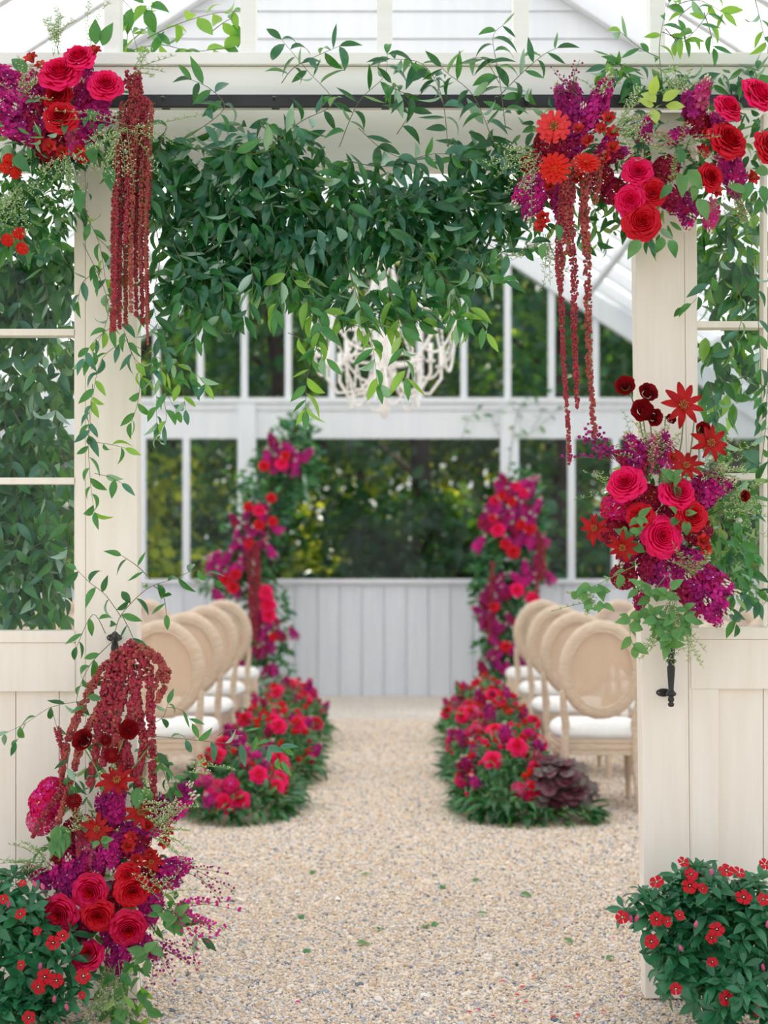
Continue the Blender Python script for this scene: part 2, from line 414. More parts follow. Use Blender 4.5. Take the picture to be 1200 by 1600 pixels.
part('glass_bead', d1, (X(117), FY - 0.01, Z(985)), (X(121.5), FY + 0.02, zt), 'cream')
part('rail', d1, (X(-170), FY - 0.03, Z(1079)), (X(120.5), FY + 0.05, Z(1003.5)), 'cream', 0.003)
part('rail_cap', d1, (X(-170), FY - 0.035, Z(1003)), (X(120.5), FY + 0.05, Z(985)), 'cream', 0.004)
part('bottom_rail', d1, (X(-170), FY - 0.03, zb), (X(120.5), FY + 0.05, Z(1500)), 'cream', 0.003)
for a, b in ((-170, -110), (-109, -42), (-41, 25.6), (26.6, 93.2), (94.2, 120)):
    part('board', d1, (X(a), FY - 0.012, Z(1500)), (X(b), FY + 0.03, Z(1079)), 'cream', 0.002)
for py in (521, 752): part('muntin', d1, (X(-170), FY - 0.028, Z(py + 5)), (X(119), FY + 0.03, Z(py - 5)), 'cream', 0.003)
part('muntin', d1, (X(-112), FY - 0.028, Z(985)), (X(-102), FY + 0.03, zt), 'cream', 0.003)
part('pane', d1, (X(-170), FY + 0.012, Z(985)), (X(119), FY + 0.014, zt), 'glass')
d2 = struct('door_2')
skew('stile', d2, X(987.5), X(1064), X(1005.5), X(1077), zt, zb, FY - 0.03, FY + 0.05, 'cream')
skew('edge_strip', d2, X(1064.7), X(1085), X(1077.7), X(1094), zt, zb, FY - 0.026, FY + 0.05, 'cream')
part('rail', d2, (X(1076.5), FY - 0.031, Z(1075)), (X(1370), FY + 0.05, Z(998.5)), 'cream', 0.003)
part('rail_cap', d2, (X(1076), FY - 0.036, Z(998)), (X(1370), FY + 0.05, Z(980)), 'cream', 0.004)
part('bottom_rail', d2, (X(1076.5), FY - 0.03, zb), (X(1370), FY + 0.05, Z(1500)), 'cream', 0.003)
for a, b in ((1078, 1120), (1121, 1190.5), (1191.5, 1262), (1263, 1330), (1331, 1370)):
    part('board', d2, (X(a), FY - 0.028 if a < 1100 else FY - 0.012, Z(1500)), (X(b), FY + 0.03, Z(1075)), 'cream', 0.002)
for py in (509, 745): part('muntin', d2, (X(1086), FY - 0.028, Z(py + 5)), (X(1190), FY + 0.03, Z(py - 5)), 'cream', 0.003)
part('muntin', d2, (X(1190), FY - 0.02, Z(980)), (X(1197), FY + 0.03, zt), 'cream', 0.003)
part('pane', d2, (X(1086), FY + 0.012, Z(980)), (X(1370), FY + 0.014, zt), 'glass')

# track
tr = empty('door_track', (0, FY - 0.1, Z(172)), 'black flat steel sliding track bolted below the cream header', 'track')
part('rail_bar', tr, (X(60), FY - 0.1, Z(182)), (X(1180), FY - 0.085, Z(163)), 'black', 0.002)
for px in (262, 432, 602, 772, 942):
    g = G(); g.lathe([(0, 0.006), (0.006, 0.005), (0.007, 0)], 'steel', 8, Matrix.Translation((X(px), FY - 0.1, Z(169))) @ Matrix.Rotation(math.pi / 2, 4, 'X'))
    lk('bolt', g, tr, smooth=True)
    part('spacer', tr, (X(px) - .012, FY - 0.085, Z(176)), (X(px) + .012, FY - 0.03, Z(165)), 'black')
def handle(px, pyt, pyb, label):
    x = X(px, FY - .07); h = empty('pull_handle', (x, FY - 0.03, Z(pyb)), label, 'door handle')
    zb_, zt_ = Z(pyb, FY - .07), Z(pyt, FY - .07); L = zt_ - zb_
    k = L / 0.22
    pr = [(0, 0), (.008, .002), (.010, .009), (.006, .014), (.0095, .018), (.0095, .026), (.007, .03), (.015, .034), (.016, .040), (.010, .046), (.008, .05), (.012, .105), (.0125, .115),
          (.009, .12), (.009, .125), (.0165, .13), (.0165, .135), (.009, .14), (.011, .15), (.0125, .17), (.008, .19), (.015, .196), (.008, .204), (.010, .212), (0, .22)]
    g = G(); g.lathe([(r, z * k) for r, z in pr], 'black', 20, Matrix.Translation((x, FY - 0.085, zb_))); lk('grip', g, h, smooth=True)
    for z in (zb_ + .037 * k, zt_ - .024 * k):
        g = G(); g.bar((x, FY - 0.085, z), (x, FY - 0.03, z), 0.014, 0.014, 'black')
        lk('bracket', g, h)
        g = G(); Mx = Matrix.Translation((x - 0.012, FY - 0.03, z)) @ Matrix.Rotation(math.pi / 2, 4, 'X') @ Matrix.Diagonal((1.35, .72, 1, 1))
        g.lathe([(0, .005), (.016, .005), (.018, 0)], 'black', 18, Mx); pl = lk('back_plate', g, h)
        g = G(); g.lathe([(0, .0075), (.003, .007), (.0035, .005)], 'steel', 8, Matrix.Translation((x - 0.028, FY - 0.03, z)) @ Matrix.Rotation(math.pi / 2, 4, 'X')); lk('screw', g, pl)
handle(1047, 985, 1104, 'turned black iron pull handle on the right door stile, below the flowers')
handle(181, 985, 1100, 'black iron pull handle on the left door stile, mostly behind red amaranth')

# ------------------------------------------------------------------ back wall, side walls, roof
def vline(par, name, x0, x1, z0, z1, y0, y1, m='white'): return part(name, par, (x0, y0, z0), (x1, y1, z1), m)
wb = struct('wall_back')
bz0, bz1 = Z(905, BY), Z(907, BY)
n = 36; wdt = 2 * HW / n
for i in range(n): part('board', wb, (-HW + i * wdt + .005, BY, 0), (-HW + (i + 1) * wdt - .005, BY + .03, 1.13), 'board', 0.003)
part('board_backing', wb, (-HW, BY + .02, 0), (HW, BY + .06, 1.13), 'board')
part('dado_cap', wb, (-HW, BY - .05, 1.125), (HW, BY + .06, 1.165), 'white')
z1, z2 = Z(685, BY), Z(622, BY)
part('cross_beam', wb, (-HW, BY - .01, z1), (HW, BY + .07, z2 - .12), 'white')
part('beam_trim', wb, (-HW, BY - .03, z2 - .12), (HW, BY + .07, z2 - .05), 'white')
part('beam_sill', wb, (-HW, BY - .06, z2 - .05), (HW, BY + .07, z2), 'white')
for px in (386, 796): part('post', wb, (X(px - 14, BY), BY - .05, 0.0), (X(px + 14, BY), BY + .07, z2 - .05), 'white')
for px in (153, 222.5, 291, 893, 962, 1031, 1100): part('lower_mullion', wb, (X(px - 5.5, BY), BY - .01, 1.165), (X(px + 5.5, BY), BY + .05, z1), 'white')
for k in range(-9, 10):
    x = X(587.5 + 68.6 * k, BY)
    if abs(x) < HW - .05: part('upper_mullion', wb, (x - .032, BY - .01, z2), (x + .032, BY + .05, roof_z(x) - .1), 'white')
part('corner_post', wb, (-HW - .05, BY - .05, 0), (-HW + .07, BY + .07, roof_z(HW)), 'white')
part('corner_post', wb, (HW - .07, BY - .05, 0), (HW + .05, BY + .07, roof_z(HW)), 'white')
for s in (-1, 1):
    g = G(); g.bar((0, BY, RZ - .12), (s * HW, BY, roof_z(HW) - .12), 0.1, 0.2, 'white'); lk('rake_trim', g, wb)
    g = G(); g.add([(0, BY + .025, z2), (s * HW, BY + .025, z2), (0, BY + .025, RZ)] if s > 0 else [(0, BY + .025, z2), (0, BY + .025, RZ), (s * HW, BY + .025, z2)], [(0, 1, 2)], 'glass'); lk('gable_pane', g, wb)
part('lower_pane', wb, (-HW, BY + .02, 1.16), (HW, BY + .024, z1), 'glass')

for s, nm in ((-1, 'wall_left'), (1, 'wall_right')):
    ws = struct(nm); x0, x1 = sorted((s * HW, s * (HW + .06)))
    ny = 45; dy = (BY - FY) / ny
    for i in range(ny): part('board', ws, (x0, FY + i * dy + .005, 0), (x1, FY + (i + 1) * dy - .005, 1.13), 'board')
    part('dado_cap', ws, (min(s * HW - .04, s * HW + .04), FY, 1.125), (max(s * HW - .04, s * HW + .04), BY, 1.165), 'white')
    part('eave_beam', ws, (x0, FY, 2.62), (x1, BY, roof_z(HW)), 'white')
    for i in range(15):
        y = FY + .3 + i * 0.7
        part('side_mullion', ws, (x0, y - .03, 1.165), (x1, y + .03, 2.62), 'white')
    part('pane', ws, (x0 + .02, FY, 1.16), (x0 + .024, BY, 2.62), 'glass')

ce = struct('ceiling')
for s in (-1, 1):
    nb = 16; dy = (BY - FY) / nb
    for i in range(nb + 1):
        y = FY + i * dy
        g = G(); g.bar((0, y, RZ - .05), (s * (HW + .05), y, roof_z(HW + .05) - .05), 0.055, 0.10, 'white'); lk('rafter', g, ce)
        if i < nb:
            ya, yb = y + .005, y + dy - .005
            V = [(0, ya, RZ + .01), (0, yb, RZ + .01), (s * (HW + .1), yb, roof_z(HW + .1) + .01), (s * (HW + .1), ya, roof_z(HW + .1) + .01)]
            V += [(a, b, c + .012) for a, b, c in V]
            g = G(); g.quads(V, [(0, 1, 2, 3), (4, 7, 6, 5), (0, 3, 7, 4), (1, 5, 6, 2), (0, 4, 5, 1), (3, 2, 6, 7)], 'roof'); lk('roof_sheet', g, ce)
    for f in (.25, .5, .75):
        x = s * HW * f; g = G(); g.bar((x, FY, roof_z(x) - .11), (x, BY, roof_z(x) - .11), 0.05, 0.05, 'white'); lk('purlin', g, ce)
part('ridge_beam', ce, (-.04, FY, RZ - .16), (.04, BY, RZ), 'white')
# boarded panel across the roof above the aisle
TY = 8.3
tp = struct('trim_1')
z = 4.15
while z < RZ - .1:
    hx0 = (RZ - z - .1) / RS; hx1 = max((RZ - z - .155 - .1) / RS, .05)
    g = G(); y0, y1 = TY, TY + .025
    v = [(-hx0, y0 - .008, z), (hx0, y0 - .008, z), (hx0, y1, z), (-hx0, y1, z), (-hx1, y0, z + .151), (hx1, y0, z + .151), (hx1, y1, z + .151), (-hx1, y1, z + .151)]
    g.quads(v, [(0, 3, 2, 1), (4, 5, 6, 7), (0, 1, 5, 4), (1, 2, 6, 5), (2, 3, 7, 6), (3, 0, 4, 7)], 'white'); lk('siding_board', g, tp)
    z += .155
for s in (-1, 1):
    g = G(); g.bar((0, TY - .05, RZ - .14), (s * HW, TY - .05, roof_z(HW) - .14), 0.07, 0.09, 'white'); lk('slope_trim', g, tp)

# ------------------------------------------------------------------ chairs
def oval(cx, cz, rx, rz, n=28): return [(cx + rx * math.cos(2 * math.pi * i / n), cz + rz * math.sin(2 * math.pi * i / n)) for i in range(n)]
def make_chair():
    r = empty('cane_back_chair', (0, 0, 0))
    def yb(z): return -0.10 * max(0, z - .40) / .62     # back leans towards the doors (-Y)
    ocz, rx, rz = 0.775, .23, .272
    n = 32; V = []
    prof = [(-.034, 0), (-.03, -.018), (-.01, -.024), (.01, -.02), (.03, -.012), (.032, .014), (0, .02), (-.03, .014)]
    for i in range(n):
        t = 2 * math.pi * i / n
        for a, b in prof:
            x = (rx - .034 + a) * math.cos(t); zz = ocz + (rz - .034 + a) * math.sin(t); V.append((x, yb(zz) + b, zz))
    k = len(prof); q = [(i * k + j, ((i + 1) % n) * k + j, ((i + 1) % n) * k + (j + 1) % k, i * k + (j + 1) % k) for i in range(n) for j in range(k)]
    g = G(); g.quads(V, q, 'wood'); lk('backrest_frame', g, r, smooth=True)
    g = G(); g.tube([(x_, yb(z_) - .016, z_) for x_, z_ in oval(0, ocz, rx - .06, rz - .06, 28)], .008, 'wood', 6, True); lk('inner_bead', g, r, smooth=True)
    o = oval(0, ocz, rx - .06, rz - .06, 28)
    V = [(x, yb(z_), z_) for x, z_ in o] + [(0, yb(ocz), ocz)]
    g = G(); g.add(V, [(28, i, (i + 1) % 28) for i in range(28)], 'cane'); lk('cane_panel', g, r)
    for s in (-1, 1):
        g = G(); g.tube([(s * .205, yb(.66), .66), (s * .198, yb(.56), .56), (s * .185, 0, .48), (s * .187, .0, .40), (s * .19, 0, .33)], [.017, .02, .023, .023, .024], 'wood', 8); lk('back_post', g, r, smooth=True)
        g = G(); g.tube([(s * .19, 0, .34), (s * .192, -.005, .29), (s * .193, -.008, .27), (s * .195, -.01, .26), (s * .205, -.045, .0)], [.026, .026, .021, .024, .014], 'wood', 8); lk('leg', g, r, smooth=True)
        g = G(); g.tube([(s * .205, .44, .34), (s * .205, .44, .29), (s * .205, .44, .275), (s * .205, .44, .26), (s * .205, .44, .02), (s * .205, .44, 0)], [.027, .027, .02, .024, .012, .014], 'wood', 10); lk('leg', g, r, smooth=True)
    # apron with grooves, rounded at the front
    out = [(-.2, -.005), (.2, -.005), (.235, .1), (.245, .3), (.22, .43), (.13, .48), (-.13, .48), (-.22, .43), (-.245, .3), (-.235, .1)]
    V = []; zs = [(.31, 1), (.33, 1), (.332, .975), (.34, .975), (.342, 1), (.365, 1), (.367, .975), (.375, .975), (.377, 1), (.395, 1)]
    for z_, f in zs: V += [(x * f, .23 + (y - .23) * f, z_) for x, y in out]
    m_ = len(out); q = [(i * m_ + j, i * m_ + (j + 1) % m_, (i + 1) * m_ + (j + 1) % m_, (i + 1) * m_ + j) for i in range(len(zs) - 1) for j in range(m_)]
    g = G(); g.quads(V, q, 'wood'); g.add(V, [(0, i + 1, i) for i in range(1, m_ - 1)] + [((len(zs) - 1) * m_, (len(zs) - 1) * m_ + i, (len(zs) - 1) * m_ + i + 1) for i in range(1, m_ - 1)], 'wood')
    lk('apron', g, r)
    V = []; zs = [(.395, .97), (.41, 1.03), (.43, 1.04), (.455, 1.0), (.47, .9), (.478, .6), (.48, .05)]
    for z_, f in zs: V += [(x * f, .24 + (y - .24) * f, z_) for x, y in out]
    q = [(i * m_ + j, i * m_ + (j + 1) % m_, (i + 1) * m_ + (j + 1) % m_, (i + 1) * m_ + j) for i in range(len(zs) - 1) for j in range(m_)]
    g = G(); g.quads(V, q, 'cushion'); lk('seat_cushion', g, r, smooth=True)
    return r
chair0 = make_chair(); used = [False]
def copy_thing(root, mw, label, group):
    r = root.copy(); C.objects.link(r); r.matrix_basis = mw; WM[r.name] = mw; r['label'] = label; r['group'] = group
    for ch in root.children:
        c = ch.copy(); C.objects.link(c); c.parent = r
        for d in ch.children:
            e = d.copy(); C.objects.link(e); e.parent = c
    return r
tag(chair0, '', 'chair')
rows = ((8.0, 'nearest row'), (9.2, 'second row'), (10.4, 'third row'), (11.8, 'last row'))
for s, side in ((-1, 'left'), (1, 'right')):
    for ri, (y, rn) in enumerate(rows):
        for k, kn in enumerate(('at the aisle flowers', 'second from the aisle', 'third from the aisle')):
            x = s * (1.17 + .61 * k + .03 * ri) - (0.0 if s > 0 else .02); yy = y + R.uniform(-.04, .04)
            mw = Matrix.Translation((x, yy, 0)) @ Matrix.Rotation(R.uniform(-.05, .05) , 4, 'Z')
            lab = f'pale wood oval cane-back chair, {rn} {side} of the aisle, {kn}'
            if not used[0]:
                used[0] = True; chair0.matrix_basis = mw; chair0['label'] = lab; chair0['group'] = 'oval cane-back ceremony chairs'
            else: copy_thing(chair0, mw, lab, 'oval cane-back ceremony chairs')

# ------------------------------------------------------------------ chandelier
def chandelier():
    cy = 8.9; r = empty('chandelier', (0, cy, 2.2), 'cream beaded chandelier with swags hanging from the glasshouse roof', 'chandelier')
    def z_(py): return Z(py, cy)
    g = G(); g.lathe([(0, z_(655)), (.02, z_(650)), (.035, z_(640)), (.015, z_(628)), (.03, z_(612)), (.05, z_(600)), (.02, z_(588)), (.028, z_(560)), (.045, z_(540)), (.02, z_(520)), (.022, z_(430)), (.04, z_(410)), (.018, z_(395)), (.018, z_(300)), (.0, z_(298))], 'plaster', 14, Matrix.Translation((0, cy, 0)))
    lk('column', g, r, smooth=True)
    g = G(); g.tube([(0, cy, z_(300)), (0, cy, RZ - .15)], .009, 'plaster', 6); lk('hanging_rod', g, r)
    g = G(); g.lathe([(.0, z_(60)), (.045, z_(62)), (.055, z_(72)), (.04, z_(80)), (.03, z_(84)), (.03, z_(110)), (0, z_(112))], 'plaster', 14, Matrix.Translation((-.07, cy - .9, 0.07)))
    def ring(zz, rad, th, nm):
        g = G(); g.tube([(rad * math.cos(t * math.pi / 18), cy + rad * math.sin(t * math.pi / 18), zz) for t in range(36)], th, 'plaster', 6, True); lk(nm, g, r, smooth=True)
    ring(z_(400), .16, .009, 'crown_ring'); ring(z_(498), .46, .011, 'main_ring'); ring(z_(560), .24, .009, 'lower_ring')
    def strand(a, b, sag, rb=.0115, n=22):
        rb *= .82
        a = Vector(a); b = Vector(b); g = G()
        for i in range(n + 1):
            t = i / n; p = a.lerp(b, t); p.z -= sag * 4 * t * (1 - t); g.ball(p, rb, 'bead')
        g.tube([tuple(a.lerp(b, i / 8) - Vector((0, 0, sag * 4 * (i / 8) * (1 - i / 8)))) for i in range(9)], .006, 'bead', 4)
        o = lk('bead_strand', g, r, smooth=True)
    def pt(rad, t, zz): return (rad * math.cos(t), cy + rad * math.sin(t), zz)
    N = 6
    for i in range(N):
        t = 2 * math.pi * (i + .25) / N; t2 = 2 * math.pi * (i + 1.25) / N; tm = (t + t2) / 2
        for q in (t, tm): strand(pt(.16, q, z_(400)), pt(.46, q, z_(498)), .09, .010)
        strand(pt(.46, t, z_(498)), pt(.46, t2, z_(498)), .33, .012, 30)
        strand(pt(.46, tm, z_(498)), pt(.46, tm + 2 * math.pi / N, z_(498)), .24, .012, 30)
        strand(pt(.24, t, z_(560)), pt(.24, t2, z_(560)), .30, .010)
        g = G(); g.tube([pt(.24, t, z_(560)), pt(.24, t, z_(498)), pt(.24, t, z_(440)), pt(.15, t, z_(402))], .007, 'plaster', 5); lk('frame_rod', g, r, smooth=True)
    for i in range(8):
        t = 2 * math.pi * (i + .15) / 8
        g = G(); g.tube([pt(.03, t, z_(575)), pt(.15, t, z_(612)), pt(.28, t, z_(615)), pt(.35, t, z_(590)), pt(.35, t, z_(575))], .010, 'plaster', 6)
        a = lk('arm', g, r, smooth=True)
        g = G(); p = pt(.35, t, z_(575)); g.lathe([(.0, 0), (.02, .004), (.034, .02), (.016, .022), (.014, .022), (.014, .12), (0, .122)], 'bead', 10, Matrix.Translation(p)); lk('candle', g, a, smooth=True)
chandelier()

# ------------------------------------------------------------------ leaf and flower templates
def leaf_mesh(wr, curl, fold, m, peak=.42, nseg=6, sharp=1.05):
    V = []; 
    for i in range(nseg + 1):
        t = i / nseg
        wv = math.sin(math.pi * t ** (math.log(.5) / math.log(peak))) ** (sharp) if 0 < t < 1 else 0
        wv = wv * wr / 2
        if i == nseg: wv = 0.0
        x = math.sin(t * curl) / curl if abs(curl) > .01 else t; z = -(1 - math.cos(t * curl)) / curl if abs(curl) > .01 else 0
        V.append((x, 0, z))
        if 0 < i < nseg: V += [(x, wv, z + fold * wv), (x, -wv, z + fold * wv)]
    T = [(0, 2, 1) if False else (0, 1, 2), (0, 3, 1)]
    T = [(0, 1, 2), (0, 3, 1)]
    for i in range(1, nseg - 1):
        a = 1 + (i - 1) * 3; b = a + 3
        T += [(a, b, b + 1), (a, b + 1, a + 1), (a, a + 2, b + 2), (a, b + 2, b)]
    a = 1 + (nseg - 2) * 3; e = a + 3
    T += [(a, e, a + 1), (a, a + 2, e)]
    g = G(); g.add(V, T, m); me = g.mesh('leaf', True)
    me['_'] = 1
    LM[me.name] = (np.array(V, float), np.array(T), m)
    return me
LM = {}
def leafset(wr, m, peak=.42, curls=(.3, .9, 1.4, -.4), fold=.35): return [leaf_mesh(wr, c, fold, m, peak) for c in curls]
L = {k: leafset(.33, k, .42, (.5, 1.1, 1.7, -.5), .55) for k in ('ldark', 'lmid', 'lblue', 'lbright')}
L['lgreyv'] = leafset(.33, 'lgrey'); L['broad'] = leafset(.54, 'lgrey', .4, (.4, 1.0, 1.5, .1), .5); L['broadg'] = leafset(.52, 'lmid', .4, (.4, 1.0, 1.5, .1), .5); L['lime'] = leafset(.55, 'lime', .42)
L['vinca'] = leafset(.36, 'vinca', .58, (.3, .8, 1.1, -.2), .3); L['eucal'] = leafset(.24, 'lgrey', .4)
L['herb'] = leafset(.22, 'herb', .45); L['strap'] = leafset(.2, 'lmid', .4, (.5, 1.1, 1.5, .9)); L['strapd'] = leafset(.2, 'ldark', .4, (.5, 1.1, 1.5, .9))
def heuch(m):
    V = [(0, 0, 0)]; n = 15
    for i in range(n):
        t = -2.6 + 5.2 * i / (n - 1); rr = .5 * (1 + (.13 if i % 3 == 1 else -.06)); V.append((.35 + rr * math.cos(t), rr * math.sin(t), (.07 if i % 3 == 1 else -.03) - .15 * rr * abs(math.cos(t)) ** 2))
    T = [(0, i, i + 1) for i in range(1, n)]
    g = G(); g.add(V, T, m); me = g.mesh('leaf', True); LM[me.name] = (np.array(V, float), np.array(T), m); return me
L['heuch'] = [heuch('plum'), heuch('plumg'), heuch('plum'), heuch('plumg')]
FOR = {k: [leaf_mesh(.7, c, .2, k, .45, 3, .7) for c in (.2, .8)] for k in ('forest', 'forest2', 'forest3')}

def petal_patch(g, th, a, r0, r1, z0, z1, curl, m, nu=5, nv=5, ruf=.03, point=0, rim=None):
    ph = R.uniform(0, 6)
    def f(u, v):
        ve = v * (1 - .14 * u * u - point * abs(u) ** 1.5 * .5 * v)
        r = r0 + (r1 - r0) * ve ** 1.4; zz = z0 + (z1 - z0) * ve ** .8
        if ve > .6: zz -= curl * (ve - .6) ** 2 * 4; r += curl * .3 * (ve - .6)
        ang = th + a * u * (.75 + .25 * math.sin(math.pi * min(1, v)))
        k = ruf * v * math.sin(u * 5 + ph)
        return (r * math.cos(ang) + k * .5, r * math.sin(ang) + k * .5, zz + k)
    if rim:
        vs = .78
        g.patch(lambda u, v: f(u, v * vs), nu, nv - 1, m); g.patch(lambda u, v: f(u, vs + v * (1 - vs)), nu, 3, rim)
    else: g.patch(f, nu, nv, m)
def rose_template(core, outer):
    g = G(); off = 0
    for n_, r0, r1, z0, z1, a in ((2, .0, .07, .1, .60, 1.6), (3, .06, .15, .1, .62, 1.25), (3, .13, .25, .08, .63, 1.2), (4, .21, .34, .06, .61, 1.0), (5, .28, .44, .05, .57, .85), (5, .34, .54, .03, .51, .85)):
        off += 1.1
        for i in range(n_): petal_patch(g, off + 2 * math.pi * i / n_ + R.uniform(-.15, .15), a, r0, r1, z0, z1 + R.uniform(-.04, .04), .10, core, ruf=.025, rim=outer if n_ > 3 else None)
    g.lathe([(.5, .0), (.42, .18), (0, .2)], core, 10)
    cm = g.mesh('rose_core', True)
    pets = []
    for n_, r0, r1, z0, z1, a, cu in ((5, .40, .66, .0, .42, .80, .16), (6, .46, .79, -.02, .31, .70, .2), (6, .5, .91, -.05, .17, .70, .22), (7, .5, 1.02, -.08, .0, .62, .2)):
        off += .7
        pm = []
        for v_ in range(4):
            g = G(); petal_patch(g, 0, a, r0, r1, z0, z1, cu, core, ruf=.055, nu=8, nv=5, rim=outer); pm.append(g.mesh('petal', True))
        for i in range(n_): pets.append((pm[i % 4], off + 2 * math.pi * i / n_ + R.uniform(-.14, .14)))
    return cm, pets
ROSE = {'pink': rose_template('pinkc', 'pink'), 'red': rose_template('redc', 'red'), 'rasp': rose_template('redc', 'rasp')}
def lo_rose(core, outer):
    g = G(); off = 0
    for n_, r0, r1, z0, z1, a, m in ((2, 0, .12, .1, .6, 1.5, core), (4, .05, .3, .05, .6, .95, core), (5, .1, .52, .03, .5, .78, core), (5, .15, .78, 0, .32, .78, outer), (6, .2, 1.0, -.05, .1, .66, outer)):
        off += .9
        for i in range(n_): petal_patch(g, off + 2 * math.pi * i / n_, a, r0, r1, z0, z1, .15, m, nu=4, nv=4)
    return g.mesh('rose', True)
LOROSE = {'pink': lo_rose('pinkc', 'pink'), 'red': lo_rose('redc', 'red'), 'rasp': lo_rose('redc', 'rasp')}
def dahlia_petal():
    out = []
    for k in range(3):
        g = G(); tw = R.uniform(-.2, .2)
        def f(u, v):
            wv = .17 * math.sin(math.pi * min(.97, .12 + v * .88)) ** .7
            return (.12 + v * .9, u * wv, .10 * math.sin(v * 2.6) + .12 * u * u * v + tw * u * wv - .12 * v * v)
        g.patch(f, 3, 6, 'dred'); out.append(g.mesh('petal', True))
    return out
DP = dahlia_petal()
def disc(mo, mi, r, dots=26):
    g = G(); g.lathe([(r, .02), (r * .9, .10), (r * .5, .15), (0, .16)], mi, 12)
    for i in range(dots): t = i * 2.4; rr = r * (.55 + .45 * (i % 3) / 2); g.ball((rr * math.cos(t), rr * math.sin(t), .13), r * .13, mo)
    return g.mesh('flower_centre', True)
DC = disc('gold', 'darkc', .2); 
def zinnia(m, single):
    g = G()
    for n_, r1, z1 in (((12, 1.0, .02), (10, .82, .12), (6, .6, .2)) if single else ((14, 1.0, .0), (13, .86, .10), (11, .7, .20), (9, .54, .28), (7, .38, .33))):
        for i in range(n_):
            th = 2 * math.pi * (i + R.uniform(-.1, .1)) / n_ + n_
            def f(u, v):
                r = .1 + (r1 - .1) * v; wv = r1 * 2.6 / n_ * (.4 + .6 * v) * (1 - .25 * u * u * v); 
                x, y = r * (1 - .06 * u * u * v), u * wv; zz = z1 * v + .05 * math.sin(v * 3) - .05 * u * u
                return (x * math.cos(th) - y * math.sin(th), x * math.sin(th) + y * math.cos(th), zz)
            g.patch(f, 3, 4, m)
    return g.mesh('petals', True)
ZC = zinnia('coral', True); ZO = zinnia('orange', False); ZD = disc('gold', 'darkc', .26, 30); ZD2 = disc('gold', 'orange', .2, 14)
def ranunc():
    g = G(); off = 0
    for n_, r0, r1, z0, z1, a in ((3, .04, .14, .3, .62, 1.2), (4, .14, .22, .2, .72, 1.0), (5, .2, .38, .1, .78, .85), (5, .3, .52, .0, .78, .85), (6, .4, .68, -.1, .68, .75), (6, .45, .85, -.2, .5, .75), (6, .45, 1.0, -.3, .22, .7)):
        off += .8
        for i in range(n_): petal_patch(g, off + 2 * math.pi * i / n_, a, r0, r1, z0, z1, .04, 'maroon' if n_ < 6 else 'maroon', nu=4, nv=4, ruf=.02)
    g.ball((0, 0, .1), (.42, .42, .42), 'maroon')
    return g.mesh('ranunculus', True)
RAN = ranunc()
def pompon(m):
    g = G()
    for i in range(90):
        zz = 1 - 2 * (i + .5) / 90; t = i * 2.399; rr = math.sqrt(max(0, 1 - zz * zz)); d = Vector((rr * math.cos(t), rr * math.sin(t), zz * .8))
        Mx = leafM(d * .5, d, Vector((0, 0, 1)), .55, .28)
        V = [Mx @ Vector(p) for p in ((0, 0, 0), (.6, .5, 0), (1, 0, .1), (.6, -.5, 0))]; g.quads([tuple(p) for p in V], [(0, 1, 2, 3)], m)
    g.ball((0, 0, 0), .6, m); return g.mesh('pompon', True)
POM = pompon('maroon')
def floret(g, c, d, r, m, n=4, eye=None):
    Mx = xform(Vector(c), d, r, R.uniform(0, 3))
    for i in range(n):
        t = 2 * math.pi * i / n; a = .62 * math.pi * 1.25 / n
        V = [Mx @ Vector(p) for p in ((0, 0, 0), (.75 * math.cos(t - a), .75 * math.sin(t - a), .22), (1.05 * math.cos(t - a * .25), 1.05 * math.sin(t - a * .25), .08), (1.0 * math.cos(t + a * .4), 1.0 * math.sin(t + a * .4), .16), (.75 * math.cos(t + a), .75 * math.sin(t + a), .24))]
        g.add([tuple(p) for p in V], [(0, 1, 2), (0, 2, 3), (0, 3, 4)], m)
    if eye: g.ball(Mx @ Vector((0, 0, .08)), r * .13, eye)
def stock(m, m2):
    g = G(); n_ = 26
    for i in range(n_):
        t = i / (n_ - 1); zz = .05 + .85 * t; ang = i * 2.4; rr = .30 * (1 - t ** 3 * .7) * R.uniform(.85, 1.15)
        c = (rr * math.cos(ang), rr * math.sin(ang), zz); d = Vector((math.cos(ang), math.sin(ang), .25 + t + R.uniform(-.3, .3)))
        floret(g, c, d, .25 * (1 - .35 * t) * R.uniform(.85, 1.1), m2 if i % 4 == 0 else m, 5, 'greenw' if i % 4 == 0 else 'pale' if i % 4 == 2 else None)
        if i % 3 == 0: floret(g, (c[0] * .8, c[1] * .8, zz + .05), d, .2, m2, 5)
    for i in range(8): a = i * 2.4; g.ball((.09 * math.cos(a), .09 * math.sin(a), .94 + .02 * i), (.035, .035, .06), 'greenw')
    g.tube([(0, 0, -.5), (0, 0, .95)], .03, 'stem', 4); return g.mesh('stock_spike', False)
STK = {'magenta': stock('magenta', 'purple'), 'purple': stock('purple', 'magenta'), 'wine': stock('wine', 'purple'), 'pale': stock('pale', 'magenta')}
def hydr(m, m2):
    g = G()
    for i in range(52):
        zz = 1 - 1.3 * (i + .5) / 52; t = i * 2.399; rr = math.sqrt(max(0, 1 - zz * zz)); d = Vector((rr * math.cos(t), rr * math.sin(t), zz))
        floret(g, d * R.uniform(.78, .92), d, .36, m if i % 3 else m2, 4, 'greenw' if i % 6 == 0 else None)
    return g.mesh('hydrangea', False)
HYD = {'pale': hydr('pale', 'rasp'), 'wine': hydr('wine', 'maroon'), 'red': hydr('red', 'alst'), 'rasp': hydr('rasp', 'magenta')}
